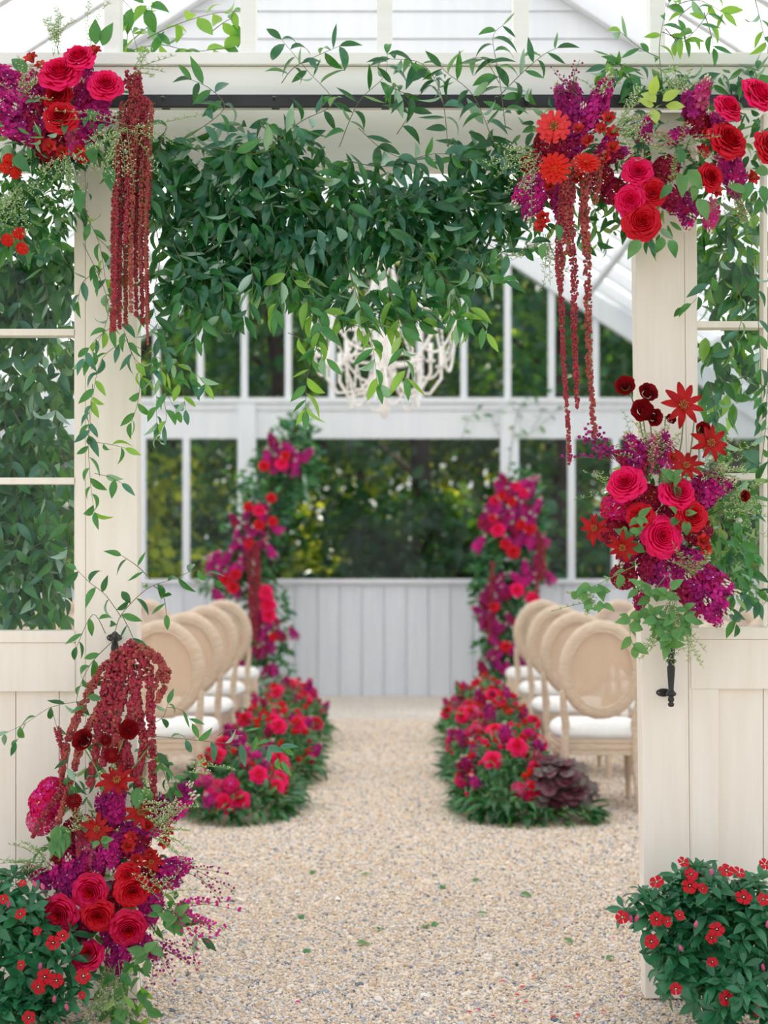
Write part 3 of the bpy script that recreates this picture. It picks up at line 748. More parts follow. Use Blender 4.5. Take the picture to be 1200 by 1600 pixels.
def alst():
    g = G()
    for i in range(6):
        th = 2 * math.pi * i / 6
        def f(u, v):
            r = .08 + .66 * v ** 1.3; wv = .3 * math.sin(math.pi * min(.93, .15 + .8 * v)); zz = .9 * v ** .7 - .3 * v ** 3; x, y = r, u * wv
            return (x * math.cos(th) - y * math.sin(th), x * math.sin(th) + y * math.cos(th), zz + .1 * u * u)
        g.patch(f, 3, 5, 'alst' if i % 2 else 'coral' if i == 2 else 'alst')
    for i in range(4): g.tube([(0, 0, .1), (.12 * math.cos(i * 1.6), .12 * math.sin(i * 1.6), .9)], .02, 'gold', 3)
    return g.mesh('alstroemeria', True)
ALS = alst()
def vinca_fl():
    g = G()
    for i in range(5):
        th = 2 * math.pi * i / 5
        def f(u, v):
            r = .06 + .94 * v; wv = .5 * v ** .7; x, y = r * (1 - .22 * u * u * v * v), u * wv * .98
            return (x * math.cos(th) - y * math.sin(th), x * math.sin(th) + y * math.cos(th), .08 * v * math.sin(u * 2 + 1))
        g.patch(f, 4, 4, 'vred')
    return g.mesh('vinca_flower', True)
VF = vinca_fl()
g = G(); g.ball((0, 0, .03), (.11, .11, .06), 'eye'); VE = g.mesh('flower_eye', True)
def smallred(m):
    g = G()
    for i in range(14):
        zz = 1 - .9 * (i + .5) / 14; t = i * 2.399; rr = math.sqrt(max(0, 1 - zz * zz)); d = Vector((rr * math.cos(t), rr * math.sin(t), zz)); floret(g, d * .6, d, .45, m, 5)
    return g.mesh('small_flower', False)
SR = {'red': smallred('orange'), 'pink': smallred('pink'), 'wine': smallred('wine'), 'purple': smallred('magenta')}

# ------------------------------------------------------------------ arrangement builder
def inframe(p): 
    if p.y < 1: return False
    x = 600 + p.x * FPX / p.y; y = 871 - (p.z - EYE) * FPX / p.y
    return -10 < x < 1210 and -10 < y < 1610
class Arr:
    def __init__(s, name, label, cat, loc, group=None):
        s.e = empty(name, loc, label, cat, group); s.lv = []
    def leaf(s, kind, pos, d, n, Ln, par=None, wide=1.0): 
        s.lv.append((R.choice(L[kind]) if isinstance(kind, str) else R.choice(kind), leafM(pos, d, n, Ln, Ln * wide), par))
    def vine(s, pts, r=.0016, kind=('ldark', 'lmid'), Ln=.07, step=.03, droop=.6, m='vine', nm='vine', side=.9, leaves=True, wide=1.0):
        """pts world polyline; leaves alternate along it"""
        pts = [Vector(p) for p in pts]
        sm = []
        for i in range(len(pts) - 1):
            p0 = pts[max(0, i - 1)]; p1 = pts[i]; p2 = pts[i + 1]; p3 = pts[min(len(pts) - 1, i + 2)]
            for k in range(5):
                t = k / 5; sm.append(.5 * ((2 * p1) + (p2 - p0) * t + (2 * p0 - 5 * p1 + 4 * p2 - p3) * t * t + (3 * p1 - p0 - 3 * p2 + p3) * t ** 3))
        sm.append(pts[-1])
        g = G(); g.tube(sm, [r * (1 - .6 * i / len(sm)) for i in range(len(sm))], m, 4)
        o = lk(nm, g, s.e)
        if not leaves: return o
        acc = 0; sd = R.choice((-1, 1))
        for i in range(1, len(sm)):
            seg = (sm[i] - sm[i - 1]); acc += seg.length
            while acc > step:
                acc -= step * R.uniform(.8, 1.25); sd = -sd
                t = seg.normalized(); lat = t.cross(Vector((R.uniform(-.4, .4), -1, R.uniform(-.4, .4)))).normalized() * sd
                d = t * .55 + lat * side + Vector((0, R.uniform(-.5, .25), -droop)) + Vector((R.uniform(-.25, .25), 0, R.uniform(-.25, .25)))
                nrm = Vector((R.uniform(-.6, .6), R.uniform(-1.0, -.1), R.uniform(-.1, 1)))
                if R.random() < .13: nrm = -nrm
                s.leaf(R.choice(kind), sm[i], d, nrm, Ln * R.uniform(.72, 1.12), o, wide)
        t = (sm[-1] - sm[-2]).normalized()
        s.leaf(R.choice(kind), sm[-1], t + Vector((0, -.1, -droop * .4)), Vector((R.uniform(-.5, .5), -1, .4)), Ln * .85, o, wide)
        return o
    def pv(s, pp, Y=4.42, **k):
        if not isinstance(Y, (list, tuple)): Y = [Y + R.uniform(-.03, .03) for _ in pp]
        return s.vine([P(a, b, y) for (a, b), y in zip(pp, Y)], **k)
    def mass(s, blobs, n, kind, Ln, out=.5, droop=.5, jitter=1.0, wide=1.0):
        """leaves spread over ellipsoid blobs given as (px, py, Y, rx_px, rz_px, depth_m)"""
        wts = [b[3] * b[4] for b in blobs]
        for _ in range(n):
            b = R.choices(blobs, wts)[0]; c = P(b[0], b[1], b[2]); k = b[2] / FPX
            while True:
                u = Vector((R.uniform(-1, 1), R.uniform(-1, 1), R.uniform(-1, 1)))
                if u.length < 1: break
            p = c + Vector((u.x * b[3] * k, u.y * b[5], u.z * b[4] * k))
            d = Vector((u.x * out + R.uniform(-1, 1) * jitter * .8, u.y * .3 + R.uniform(-.6, .3), u.z * out - droop + R.uniform(-.6, .6) * jitter))
            nrm = Vector((R.uniform(-.7, .7), R.uniform(-1, -.05), R.uniform(-.2, 1.1)))
            if R.random() < .1: nrm = -nrm
            s.leaf(R.choice(kind) if isinstance(kind, (list, tuple)) and isinstance(kind[0], str) else kind, p, d, nrm, Ln * R.uniform(.7, 1.15), None, wide)
    def put(s, nm, me, pos, d, r, spin=None, par=None, label=None):
        mw = xform(pos, d, r, R.uniform(0, 6) if spin is None else spin)
        o = lk(nm, me, par or s.e, mw)
        if label: o['label'] = label
        return o, mw
    def rose(s, px, py, dpx, kind, Y=4.3, c=None, tilt=None):
        r = dpx / 2 * Y / FPX; pos = P(px, py, Y); d = s.dir(px, py, c, tilt); cm, pets = ROSE[kind]
        o, mw = s.put('rose', cm, pos, d, r, None)
        for pm, th in pets: lk('petal', pm, o, mw @ Matrix.Rotation(th, 4, 'Z') @ Matrix.Scale(R.uniform(.94, 1.06), 4))
    def dir(s, px, py, c, tilt=None):
        if tilt: return Vector((tilt[0], -1, tilt[1]))
        c = c or s.c
        return Vector(((px - c[0]) / 270 + R.uniform(-.15, .15), -1, -(py - c[1]) / 230 + .25 + R.uniform(-.15, .15)))
    def dahlia(s, px, py, dpx, Y=4.28, n=9, tilt=None):
        r = dpx / 2 * Y / FPX; pos = P(px, py, Y); o, mw = s.put('dahlia', DC, pos, s.dir(px, py, None, tilt), r)
        for i in range(n): lk('petal', R.choice(DP), o, mw @ Matrix.Rotation(2 * math.pi * i / n + R.uniform(-.12, .12), 4, 'Z') @ Matrix.Rotation(R.uniform(-.25, .2), 4, 'Y') @ Matrix.Scale(R.uniform(.85, 1.05), 4))
    def fl(s, nm, me, px, py, dpx, Y=4.34, tilt=None, flat=1.0):
        r = dpx / 2 * Y / FPX; return s.put(nm, me, P(px, py, Y), s.dir(px, py, None, tilt), (r, r, r * flat))
    def stk(s, px, py, lpx, ang, kind, Y=4.38):
        """stock spike centred at px,py, lpx long, axis angle in the picture (0 = up, clockwise)"""
        Ln = lpx * Y / FPX; a = math.radians(ang); d = Vector((math.sin(a), -.5, math.cos(a))).normalized()
        s.put('stock_spike', STK[kind], P(px, py, Y) - d * Ln * .5, d, (Ln * .78, Ln * .78, Ln))
    def stemline(s, pp, Y=4.4, r=.0022, m='stem'):
        g = G(); g.tube([P(a, b, Y) for a, b in pp], r, m, 5); lk('flower_stem', g, s.e, smooth=True)
    def amar(s, pp, rad=.011, Y=4.36, m=('amar', 'amar2'), taper=True, dens=1.0):
        pts = [P(a, b, (Y if not isinstance(Y, (list, tuple)) else Y[i])) for i, (a, b) in enumerate(pp)]
        g = G(); tot = sum((pts[i + 1] - pts[i]).length for i in range(len(pts) - 1)); d = 0
        mm = R.choice(m)
        for i in range(len(pts) - 1):
            a, b = pts[i], pts[i + 1]; ln = (b - a).length; k = max(1, int(ln / (rad * .62)))
            for j in range(k):
                t = (d + ln * j / k) / tot; rr = rad * (1.15 - .6 * t if taper else 1) * R.uniform(.75, 1.2); c = a.lerp(b, j / k)
                if R.random() < .06: continue
                for q in range(int(7 * dens)):
                    u = Vector((R.gauss(0, 1), R.gauss(0, 1), R.gauss(0, .6))).normalized() * rr * .75
                    g.ball(c + u, rad * R.uniform(.24, .42), mm if R.random() < .8 else m[-1], .2)
            d += ln
        g.tube(pts, .0012, 'stem', 3)
        lk('amaranth_tassel', g, s.e)
    def filler(s, px, py, n, lpx, spread, Y=4.32, m='herb', dot='greenw', ang0=0, dots=10, dr=.0016, nm='filler_sprig'):
        """fine sprigs fanning out from px,py"""
        for _ in range(n):
            a = math.radians(ang0 + R.uniform(-spread, spread)); Ln = lpx * R.uniform(.6, 1.1) * Y / FPX; p0 = P(px + R.uniform(-8, 8), py + R.uniform(-8, 8), Y)
            d = Vector((math.sin(a), R.uniform(-.5, .1), math.cos(a))); bend = Vector((R.uniform(-.4, .4), 0, R.uniform(-.5, .1)))
            pts = [p0 + d * Ln * t + bend * Ln * t * t for t in (0, .25, .5, .75, 1)]
            g = G(); g.tube(pts, [.0012, .001, .0009, .0007, .0005], 'stem' if m == 'herb' else 'vine', 3)
            for j in range(dots):
                t = .25 + .75 * j / dots; k = min(3, int(t * 4)); c = pts[k].lerp(pts[k + 1], t * 4 - k); sd = -1 if j % 2 else 1
                e = c + Vector((sd * R.uniform(.004, .013), R.uniform(-.008, .008), R.uniform(.0, .012)))
                g.tube([c, e], .0004, 'stem', 3); g.ball(e, dr * R.uniform(.8, 1.4), dot, .2)
                if m == 'herb':
                    Mx = leafM(c, (e - c) + Vector((0, 0, -.004)), Vector((0, -1, .3)), .012, .0035); V = [Mx @ Vector(q) for q in ((0, 0, 0), (.5, .5, 0), (1, 0, 0), (.5, -.5, 0))]
                    g.quads([tuple(q) for q in V], [(0, 1, 2, 3)], 'herb')
            lk(nm, g, s.e)
    def finish(s, cap=300, stuffname='foliage'):
        s.lv.sort(key=lambda q: (0 if inframe(q[1].translation) else 1, 0 if q[2] is not None else 1, q[1].translation.y))
        vis = s.lv[:cap]
        rest = s.lv[cap:]
        for me, mw, par in vis: lk('leaf', me, par or s.e, mw)
        if rest: s.bake(rest, stuffname)
    def bake(s, rest, nm):
        by = {}
        for me, mw, par in rest: by.setdefault(me.name, []).append(np.array(mw))
        Vs = []; Ts = []; Ms = []; mats = []; n0 = 0; inv = np.array(WM[s.e.name].inverted())
        for k, ms in by.items():
            V, T, m = LM[k]
            if m not in mats: mats.append(m)
            A = np.einsum('ij,njk->nik', inv, np.array(ms)); W_ = np.einsum('nij,vj->nvi', A[:, :3, :3], V) + A[:, None, :3, 3]
            nn = len(ms); Vs.append(W_.reshape(-1, 3)); Ts.append((T[None] + (np.arange(nn) * len(V))[:, None, None] + n0).reshape(-1, 3)); Ms.append(np.full(nn * len(T), mats.index(m))); n0 += nn * len(V)
        me = bpy.data.meshes.new(nm); fill(me, np.concatenate(Vs), np.concatenate(Ts), np.concatenate(Ms), True)
        for m in mats: me.materials.append(M[m])
        o = bpy.data.objects.new(nm, me); C.objects.link(o); o.parent = s.e; o['kind'] = 'stuff'; WM[o.name] = WM[s.e.name]
#@@FLORALS
# ------------------------------------------------------------------ greenery over the doorway
GR = ('ldark', 'ldark', 'lmid', 'lblue')
a = Arr('smilax_garland', 'thick dark green smilax garland hung across the top of the doorway', 'garland', P(520, 300, 4.5))
core = [(330, 305, 4.5, 120, 85, .10), (440, 315, 4.47, 120, 105, .10), (540, 335, 4.47, 110, 80, .10), (640, 335, 4.48, 100, 70, .10), (730, 325, 4.5, 90, 70, .10),
        (280, 250, 4.52, 60, 50, .08), (360, 380, 4.5, 100, 65, .08), (460, 420, 4.5, 90, 50, .07), (420, 225, 4.47, 70, 40, .08), (760, 250, 4.48, 60, 60, .08), (690, 400, 4.48, 110, 35, .06), (600, 470, 4.45, 120, 25, .04), (310, 440, 4.45, 60, 60, .04)]
a.mass(core, 2300, GR, .088, .45, .6, wide=.95)
for pp in ([(300, 210), (350, 170), (330, 140), (300, 125)], [(420, 230), (470, 190), (520, 160), (480, 110), (440, 62)], [(440, 130), (460, 105), (500, 85), (530, 72)], [(530, 230), (560, 160), (600, 120), (605, 85)],
           [(600, 130), (650, 150), (680, 120)], [(620, 210), (640, 170), (612, 130)], [(700, 230), (690, 150), (660, 100), (610, 92)], [(770, 220), (740, 150), (700, 115), (690, 105)], [(790, 200), (780, 120), (770, 60), (785, 40)],
           [(780, 150), (820, 110), (850, 85), (870, 75)], [(780, 130), (760, 95), (745, 90)], [(540, 250), (600, 260), (680, 240), (740, 250)], [(330, 230), (400, 240), (470, 215)], [(560, 200), (600, 235), (650, 255)],
           # hanging ends
           [(440, 380), (455, 430), (480, 470), (500, 520)], [(540, 400), (560, 470), (580, 530), (590, 600)], [(600, 400), (610, 460), (625, 510), (635, 590)], [(470, 400), (490, 480), (500, 520), (480, 590), (478, 640)],
           [(640, 400), (700, 440), (740, 490), (760, 520)], [(540, 480), (620, 500), (680, 470), (700, 480), (715, 500)], [(700, 400), (750, 430), (790, 440)], [(300, 380), (320, 440), (315, 500), (300, 540)],
           [(340, 400), (350, 470), (330, 520)], [(390, 400), (395, 450), (380, 500)], [(240, 340), (250, 400), (240, 470), (250, 520)], [(270, 380), (290, 430), (280, 470)], [(650, 380), (690, 430), (720, 500), (715, 515)],
           [(450, 520), (480, 535), (510, 560)], [(260, 200), (240, 260), (235, 320)], [(480, 470), (560, 510), (620, 505), (660, 500)], [(480, 380), (440, 440), (430, 490)], [(760, 380), (800, 400), (830, 380)]):
    low = pp[-1][1] > 480
    a.pv(pp, Y=4.36 if not low else 4.4, kind=('lmid', 'lbright', 'lmid') if (low and pp[0][0] > 400) else GR, Ln=.084, step=.025, wide=.95)
a.finish()

a = Arr('smilax_vine', 'bright green smilax leaves behind the top mullions, above the header at left', 'vine', P(290, 60, 4.75))
for pp in ([(190, 20), (205, 45), (215, 80)], [(192, 0), (215, 20), (235, 10)], [(200, 80), (250, 70), (300, 80), (350, 75)], [(230, 60), (260, 45), (300, 30), (340, 20), (375, 18)], [(220, 85), (270, 85), (330, 95)], [(330, 50), (360, 30), (375, 45)],
           [(210, 60), (240, 30), (225, 5)], [(200, 40), (198, 75)]):
    a.pv(pp, Y=4.72, kind=('lbright', 'lbright', 'lmid'), Ln=.085, step=.03, wide=1.4)
a.finish()
a = Arr('smilax_vine', 'loose bright smilax tendrils climbing over the header at top right', 'vine', P(1060, 60, 4.5))
for pp in ([(1035, 130), (1030, 80), (1035, 40), (1045, 5)], [(1030, 90), (1000, 75), (970, 50)], [(1035, 50), (1070, 60), (1100, 30), (1120, -10)], [(1050, 10), (1090, 0), (1130, 20)], [(1100, 20), (1110, 50), (1115, 75)],
           [(1040, 45), (1060, 65), (1080, 60)], [(1180, 0), (1190, 40), (1200, 80)], [(1000, 110), (960, 100), (940, 115)], [(1080, 10), (1060, 30), (1070, 60)], [(980, 120), (955, 85), (945, 110)]):
    a.pv(pp, Y=4.42, kind=('lbright', 'lmid', 'lgrey') if False else ('lbright', 'lmid'), Ln=.07, step=.03)
a.mass([(1160, 125, 4.5, 50, 20, .06), (975, 110, 4.45, 40, 20, .05), (1060, 130, 4.5, 60, 15, .05)], 110, ('lmid', 'lblue'), .065)
a.finish()

# curtains of vine in the side lights
a = Arr('smilax_curtain', 'dense curtain of dark smilax hanging in the left side light', 'vine', P(40, 700, 4.72))
a.mass([(20, 430, 4.78, 110, 90, .07), (50, 400, 4.78, 80, 70, .07), (40, 560, 4.8, 90, 110, .07), (20, 680, 4.8, 85, 120, .07), (60, 800, 4.8, 75, 120, .06), (60, 900, 4.8, 55, 70, .06), (-20, 800, 4.8, 60, 160, .06), (10, 940, 4.8, 40, 30, .05)], 1200, ('ldark', 'lmid', 'lmid', 'lblue', 'lgreyv'), .094, .3, .7, wide=1.15)
for x in (15, 60, 95, -20): a.pv([(x, 380), (x + 15, 500), (x - 8, 640), (x + 12, 780), (x + 5, 960)], Y=4.7, kind=GR, Ln=.08, step=.034)
a.pv([(20, 640), (60, 720), (75, 820), (88, 950)], Y=4.68, kind=('lmid', 'ldark'), Ln=.08, step=.035)
a.finish()
a = Arr('smilax_vine', 'smilax strands in front of the left door stile, below the amaranth tassels', 'vine', P(180, 600, 4.45))
for pp in ([(137, 285), (133, 330), (155, 380), (168, 450), (195, 520), (220, 590)], [(150, 370), (170, 390), (190, 430)], [(160, 420), (130, 440), (122, 470)], [(190, 500), (150, 530), (130, 560)], [(195, 520), (210, 560), (240, 590), (245, 660)],
           [(200, 480), (240, 520), (270, 560), (300, 600)], [(210, 540), (250, 560), (300, 580), (320, 600)], [(200, 530), (160, 560), (145, 620), (140, 680)], [(145, 600), (138, 680), (142, 760), (148, 800)], [(143, 690), (175, 695), (195, 700)],
           [(148, 740), (170, 745), (190, 755)], [(220, 590), (215, 630), (205, 660)], [(250, 600), (260, 650), (250, 680)], [(230, 560), (280, 600), (290, 640)], [(130, 380), (170, 480), (140, 560)], [(225, 500), (255, 530), (250, 590), (275, 640)]):
    a.pv(pp, Y=4.42, kind=('lmid', 'lblue', 'lmid', 'lbright'), Ln=.068, step=.03, r=.0013)
a.finish()
a = Arr('smilax_vine', 'curving smilax spray reaching right over the chair backs, left door handle', 'vine', P(200, 1000, 4.35))
for pp in ([(178, 995), (190, 960), (230, 920), (270, 905), (310, 890), (335, 905)], [(190, 965), (165, 930), (140, 910), (120, 890)], [(235, 905), (215, 885), (190, 868)], [(165, 990), (145, 960), (120, 1010)], [(178, 1000), (140, 1040), (120, 1090), (125, 1110)],
           [(240, 915), (255, 930), (260, 960)], [(190, 960), (205, 990), (215, 1020)]):
    a.pv(pp, Y=4.36, kind=('ldark', 'lmid'), Ln=.066, step=.036, r=.0016)
for pp in ([(130, 1095), (80, 1105), (40, 1130), (0, 1150), (-20, 1160)], [(80, 1105), (90, 1140)], [(40, 1130), (25, 1160)]):
    a.pv(pp, Y=4.4, kind=('ldark', 'lmid'), Ln=.06, step=.045, r=.0012)
for pp in ([(240, 1150), (290, 1155), (340, 1160), (400, 1165), (440, 1170)], [(260, 1105), (285, 1110), (300, 1130)], [(340, 1150), (360, 1140), (400, 1150), (440, 1190)]):
    a.pv(pp, Y=4.3, kind=('lmid', 'lgrey') if False else ('lmid', 'lblue'), Ln=.062, step=.04, r=.0012)
a.finish()
a = Arr('smilax_curtain', 'smilax curtain hanging in the right side light beside the upright stile', 'vine', P(1140, 600, 4.7))
a.mass([(1140, 380, 4.75, 60, 60, .05), (1160, 450, 4.75, 55, 60, .05), (1150, 550, 4.75, 60, 60, .05), (1120, 620, 4.74, 35, 60, .04), (1190, 520, 4.75, 30, 120, .05), (1150, 420, 4.78, 90, 100, .03)], 330, ('lmid', 'lbright', 'ldark', 'lmid'), .09, .3, .7, wide=1.15)
a.mass([(1165, 820, 4.7, 50, 120, .05), (1130, 880, 4.5, 50, 80, .05), (1185, 700, 4.7, 25, 70, .05)], 90, ('lmid', 'lblue'), .075, .3, .6, wide=1.15)
for pp in ([(1150, 350), (1120, 420), (1085, 470), (1070, 480)], [(1150, 440), (1160, 490), (1140, 560), (1120, 640)], [(1180, 400), (1185, 500), (1190, 620), (1185, 660)], [(1110, 600), (1120, 660), (1135, 700)], [(1200, 560), (1195, 680), (1180, 780), (1165, 860)],
           [(1120, 780), (1160, 760), (1195, 750)], [(1130, 850), (1165, 880), (1185, 940)], [(1120, 930), (1160, 930), (1195, 925)], [(1150, 900), (1145, 950), (1150, 975)]):
    a.pv(pp, Y=4.48, kind=('lmid', 'ldark', 'lblue'), Ln=.07, step=.033)
a.finish()

# ------------------------------------------------------------------ flower arrangements on the facade
A1 = a = Arr('floral_arrangement', 'flower cluster at top left with hot pink roses and long amaranth tassels', 'flower arrangement', P(110, 170, 4.4)); a.c = (110, 180)
a.mass([(110, 190, 4.46, 110, 80, .05), (40, 260, 4.46, 80, 70, .05), (180, 220, 4.46, 60, 60, .04), (30, 330, 4.47, 70, 60, .05), (100, 320, 4.47, 50, 40, .04)], 330, ('lmid', 'ldark', 'lblue', 'eucal', 'herb'), .06)
a.mass([(30, 320, 4.42, 60, 90, .04), (60, 250, 4.4, 60, 40, .04), (60, 340, 4.5, 70, 60, .05)], 240, ('eucal', 'broadg', 'ldark', 'lblue'), .06)
a.mass([(30, 190, 4.3, 40, 50, .02), (120, 200, 4.3, 70, 40, .02)], 34, ('lmid', 'eucal', 'broadg'), .045)
for x in ((94, 115, 68, 'pink'), (165, 132, 56, 'pink'), (94, 183, 58, 'red'), (123, 90, 54, 'pink')): a.rose(*x)
a.rose(90, 150, 52, 'red', 4.37)
for px, py, l_, an, k in ((15, 122, 62, -60, 'magenta'), (22, 150, 60, -80, 'magenta'), (55, 150, 50, 10, 'wine'), (133, 125, 54, 15, 'magenta'), (130, 152, 50, 0, 'wine'), (150, 182, 66, 100, 'magenta'), (150, 170, 60, 60, 'magenta'), (140, 198, 50, 120, 'purple'),
                        (118, 225, 56, 170, 'pale'), (20, 200, 70, -90, 'purple'), (45, 190, 56, -40, 'wine'), (8, 175, 56, -90, 'purple'), (60, 130, 46, -30, 'purple'), (130, 215, 46, 150, 'magenta'), (55, 215, 50, 200, 'wine')): a.stk(px, py, l_, an, k)
for px, py, d in ((52, 98, 34), (148, 86, 32), (66, 108, 28), (80, 232, 34), (100, 240, 32), (125, 238, 30), (65, 225, 30)): a.fl('alstroemeria', ALS, px, py, d, 4.33)
for px, py in ((10, 262), (25, 270), (35, 388), (12, 375), (30, 365), (14, 250)): a.fl('berry_cluster', SR['red'], px, py, 26, 4.36)
a.fl('hydrangea', HYD['wine'], 85, 235, 60, 4.42); a.fl('hydrangea', HYD['red'], 128, 232, 46, 4.4)
for k in range(13):
    x = 178 + (k % 7) * 8.5 + R.uniform(-2, 2); e = R.uniform(470, 535) if k < 9 else R.uniform(330, 430)
    a.amar([(x + 8 + R.uniform(-6, 10), 150 + R.uniform(0, 60)), (x + 4, 260), (x, 380), (x + (x - 200) * .1, e)], .0105, 4.33 + (k % 3) * .022)
for k in range(7): a.amar([(195 + R.uniform(0, 30), 112 + R.uniform(0, 25)), (222 + R.uniform(-18, 12), 160), (225 + R.uniform(-14, 10), 200 + R.uniform(0, 30))], .013, 4.36)
a.amar([(238, 160), (233, 240), (228, 330), (228, 440), (231, 540)], .0075, 4.32, ('amar2',)); 
a.filler(190, 200, 16, 90, 170, 4.28, ang0=170, dots=16); a.filler(100, 240, 8, 70, 60, 4.3, ang0=180, dots=14); a.filler(30, 150, 8, 60, 120, 4.3, dots=10); a.filler(30, 290, 12, 90, 70, 4.34, ang0=180, dots=14)
a.filler(90, 80, 6, 95, 22, 4.42, ang0=-14, dots=22); a.filler(140, 70, 3, 75, 16, 4.42, ang0=5, dots=20); a.filler(215, 110, 6, 50, 60, 4.34, ang0=40)
for px, py, dx, dz in ((150, 70, 0, 1), (160, 72, .5, 1), (140, 222, .2, -1), (170, 260, .1, -1), (20, 245, .6, -.5), (125, 295, 0, -1), (42, 115, -.5, .6)): a.leaf('broadg', P(px, py, 4.33), (dx, -.2, dz), (0, -1, .3), .075)
a.finish()

A2 = a = Arr('floral_arrangement', 'flower mass at top right with orange zinnias, coral roses and hanging amaranth', 'flower arrangement', P(1000, 240, 4.4)); a.c = (1010, 240)
a.mass([(860, 240, 4.46, 90, 90, .05), (940, 260, 4.46, 90, 90, .05), (1050, 230, 4.47, 110, 90, .05), (1150, 250, 4.47, 90, 100, .05), (850, 330, 4.46, 60, 60, .04), (920, 360, 4.46, 60, 50, .04), (1010, 330, 4.46, 70, 60, .04)], 560, ('lmid', 'ldark', 'ldark', 'lblue', 'eucal', 'herb'), .06)
o, mw = a.fl('zinnia', ZC, 865, 198, 56, 4.27, (-.15, .1)); lk('flower_centre', ZD, o, mw)
o, mw = a.fl('zinnia', ZO, 867, 263, 52, 4.27, (-.1, 0)); lk('flower_centre', ZD2, o, mw)
o, mw = a.fl('zinnia', ZO, 916, 254, 48, 4.28, (0, .7)); lk('flower_centre', ZD2, o, mw)
for x in ((997, 268, 50, 'pink'), (985, 313, 52, 'pink'), (1003, 345, 62, 'red'), (1137, 168, 52, 'pink'), (1137, 220, 68, 'red'), (1184, 148, 62, 'pink'), (1200, 230, 56, 'red'), (1020, 300, 48, 'red'), (1110, 277, 46, 'red')): a.rose(*x)
for px, py, l_, an, k in ((940, 150, 62, 20, 'magenta'), (925, 175, 66, 30, 'magenta'), (900, 160, 60, -10, 'purple'), (880, 155, 50, -30, 'purple'), (905, 195, 56, 10, 'wine'), (832, 318, 62, 200, 'magenta'), (820, 300, 60, 220, 'purple'),
                        (1093, 152, 60, 20, 'pale'), (1080, 165, 54, -30, 'purple'), (1140, 262, 60, 180, 'magenta'), (1150, 290, 62, 175, 'purple'), (1060, 320, 60, 140, 'wine'), (1075, 335, 54, 190, 'purple'), (1110, 340, 50, 190, 'pale'),
                        (900, 225, 56, 60, 'wine'), (960, 240, 50, 90, 'wine'), (1010, 200, 40, 10, 'purple'), (950, 225, 46, 20, 'purple'), (875, 320, 54, 180, 'wine'), (1120, 190, 40, -50, 'purple'), (1060, 210, 40, 60, 'purple')): a.stk(px, py, l_, an, k)
for px, py, d in ((950, 190, 34), (958, 212, 34), (940, 205, 30), (905, 205, 28), (920, 225, 32), (957, 235, 34), (852, 340, 36), (848, 352, 32), (862, 290, 30), (945, 250, 30), (1100, 215, 34), (1095, 240, 34), (1170, 280, 34), (1115, 300, 30), (905, 280, 30)): a.fl('alstroemeria', ALS, px, py, d, 4.33)
for px, py in ((940, 280), (960, 300), (1040, 265), (1090, 195), (855, 225), (835, 255), (880, 235)): a.fl('hydrangea', HYD['wine'], px, py, 44, 4.4)
for pp, rd in (([(878, 280), (880, 340), (876, 430), (880, 560), (887, 650), (890, 728)], .0105), ([(892, 290), (890, 340), (898, 430), (897, 520), (901, 600), (902, 640)], .0125), ([(918, 270), (915, 340), (918, 430), (920, 560), (926, 640), (929, 686)], .014),
               ([(885, 275), (884, 330), (888, 400)], .016), ([(912, 270), (912, 330), (915, 390)], .017), ([(940, 240), (935, 280), (930, 320)], .014), ([(895, 260), (893, 310), (890, 360)], .014), ([(878, 300), (872, 350), (870, 420), (877, 470)], .009)):
    a.amar(pp, rd, 4.32)
a.filler(960, 200, 14, 70, 60, 4.28, ang0=70, dots=14); a.filler(840, 240, 12, 80, 60, 4.3, ang0=-110, dots=16); a.filler(1060, 230, 16, 70, 170, 4.3, dots=14, dot='pale'); a.filler(1060, 150, 10, 50, 80, 4.36, dots=12)
a.filler(940, 140, 5, 40, 50, 4.34, dots=8); a.filler(850, 370, 10, 70, 60, 4.38, ang0=190, dots=12); a.filler(1150, 300, 10, 60, 60, 4.35, ang0=180, dots=10, dot='pale'); a.filler(900, 150, 8, 50, 60, 4.34, m='v', dot='purple', ang0=-20, dr=.003)
for px, py, dx, dz in ((1018, 150, .2, 1), (1022, 165, -1, .1), (1020, 170, .1, -1), (1040, 165, 1, -.3), (1035, 158, .8, .5), (1025, 160, -.6, .6)): a.leaf('lime', P(px, py, 4.28), (dx, -.3, dz), (0, -1, .3), .06)
for px, py, dx, dz in ((1060, 270, .2, -1), (1075, 265, .6, -.9), (1050, 290, -.7, -.6), (1080, 290, .5, -1), (1062, 255, .1, .6), (1090, 310, .3, -.8), (1175, 285, -.5, -.8), (1190, 290, .2, -1), (1180, 270, .8, .2), (1185, 310, 0, -1), (1165, 300, -.8, .2), (1045, 375, .3, -.6), (1035, 370, -.3, -1), (1000, 375, -.5, -.7), (870, 350, .2, -1), (850, 380, -.2, -1)):
    a.leaf('broadg' if R.random() < .5 else 'broad', P(px, py, 4.27), (dx, -.2, dz), (R.uniform(-.5, .5), -1, R.uniform(0, .8)), R.uniform(.05, .078))
a.finish()

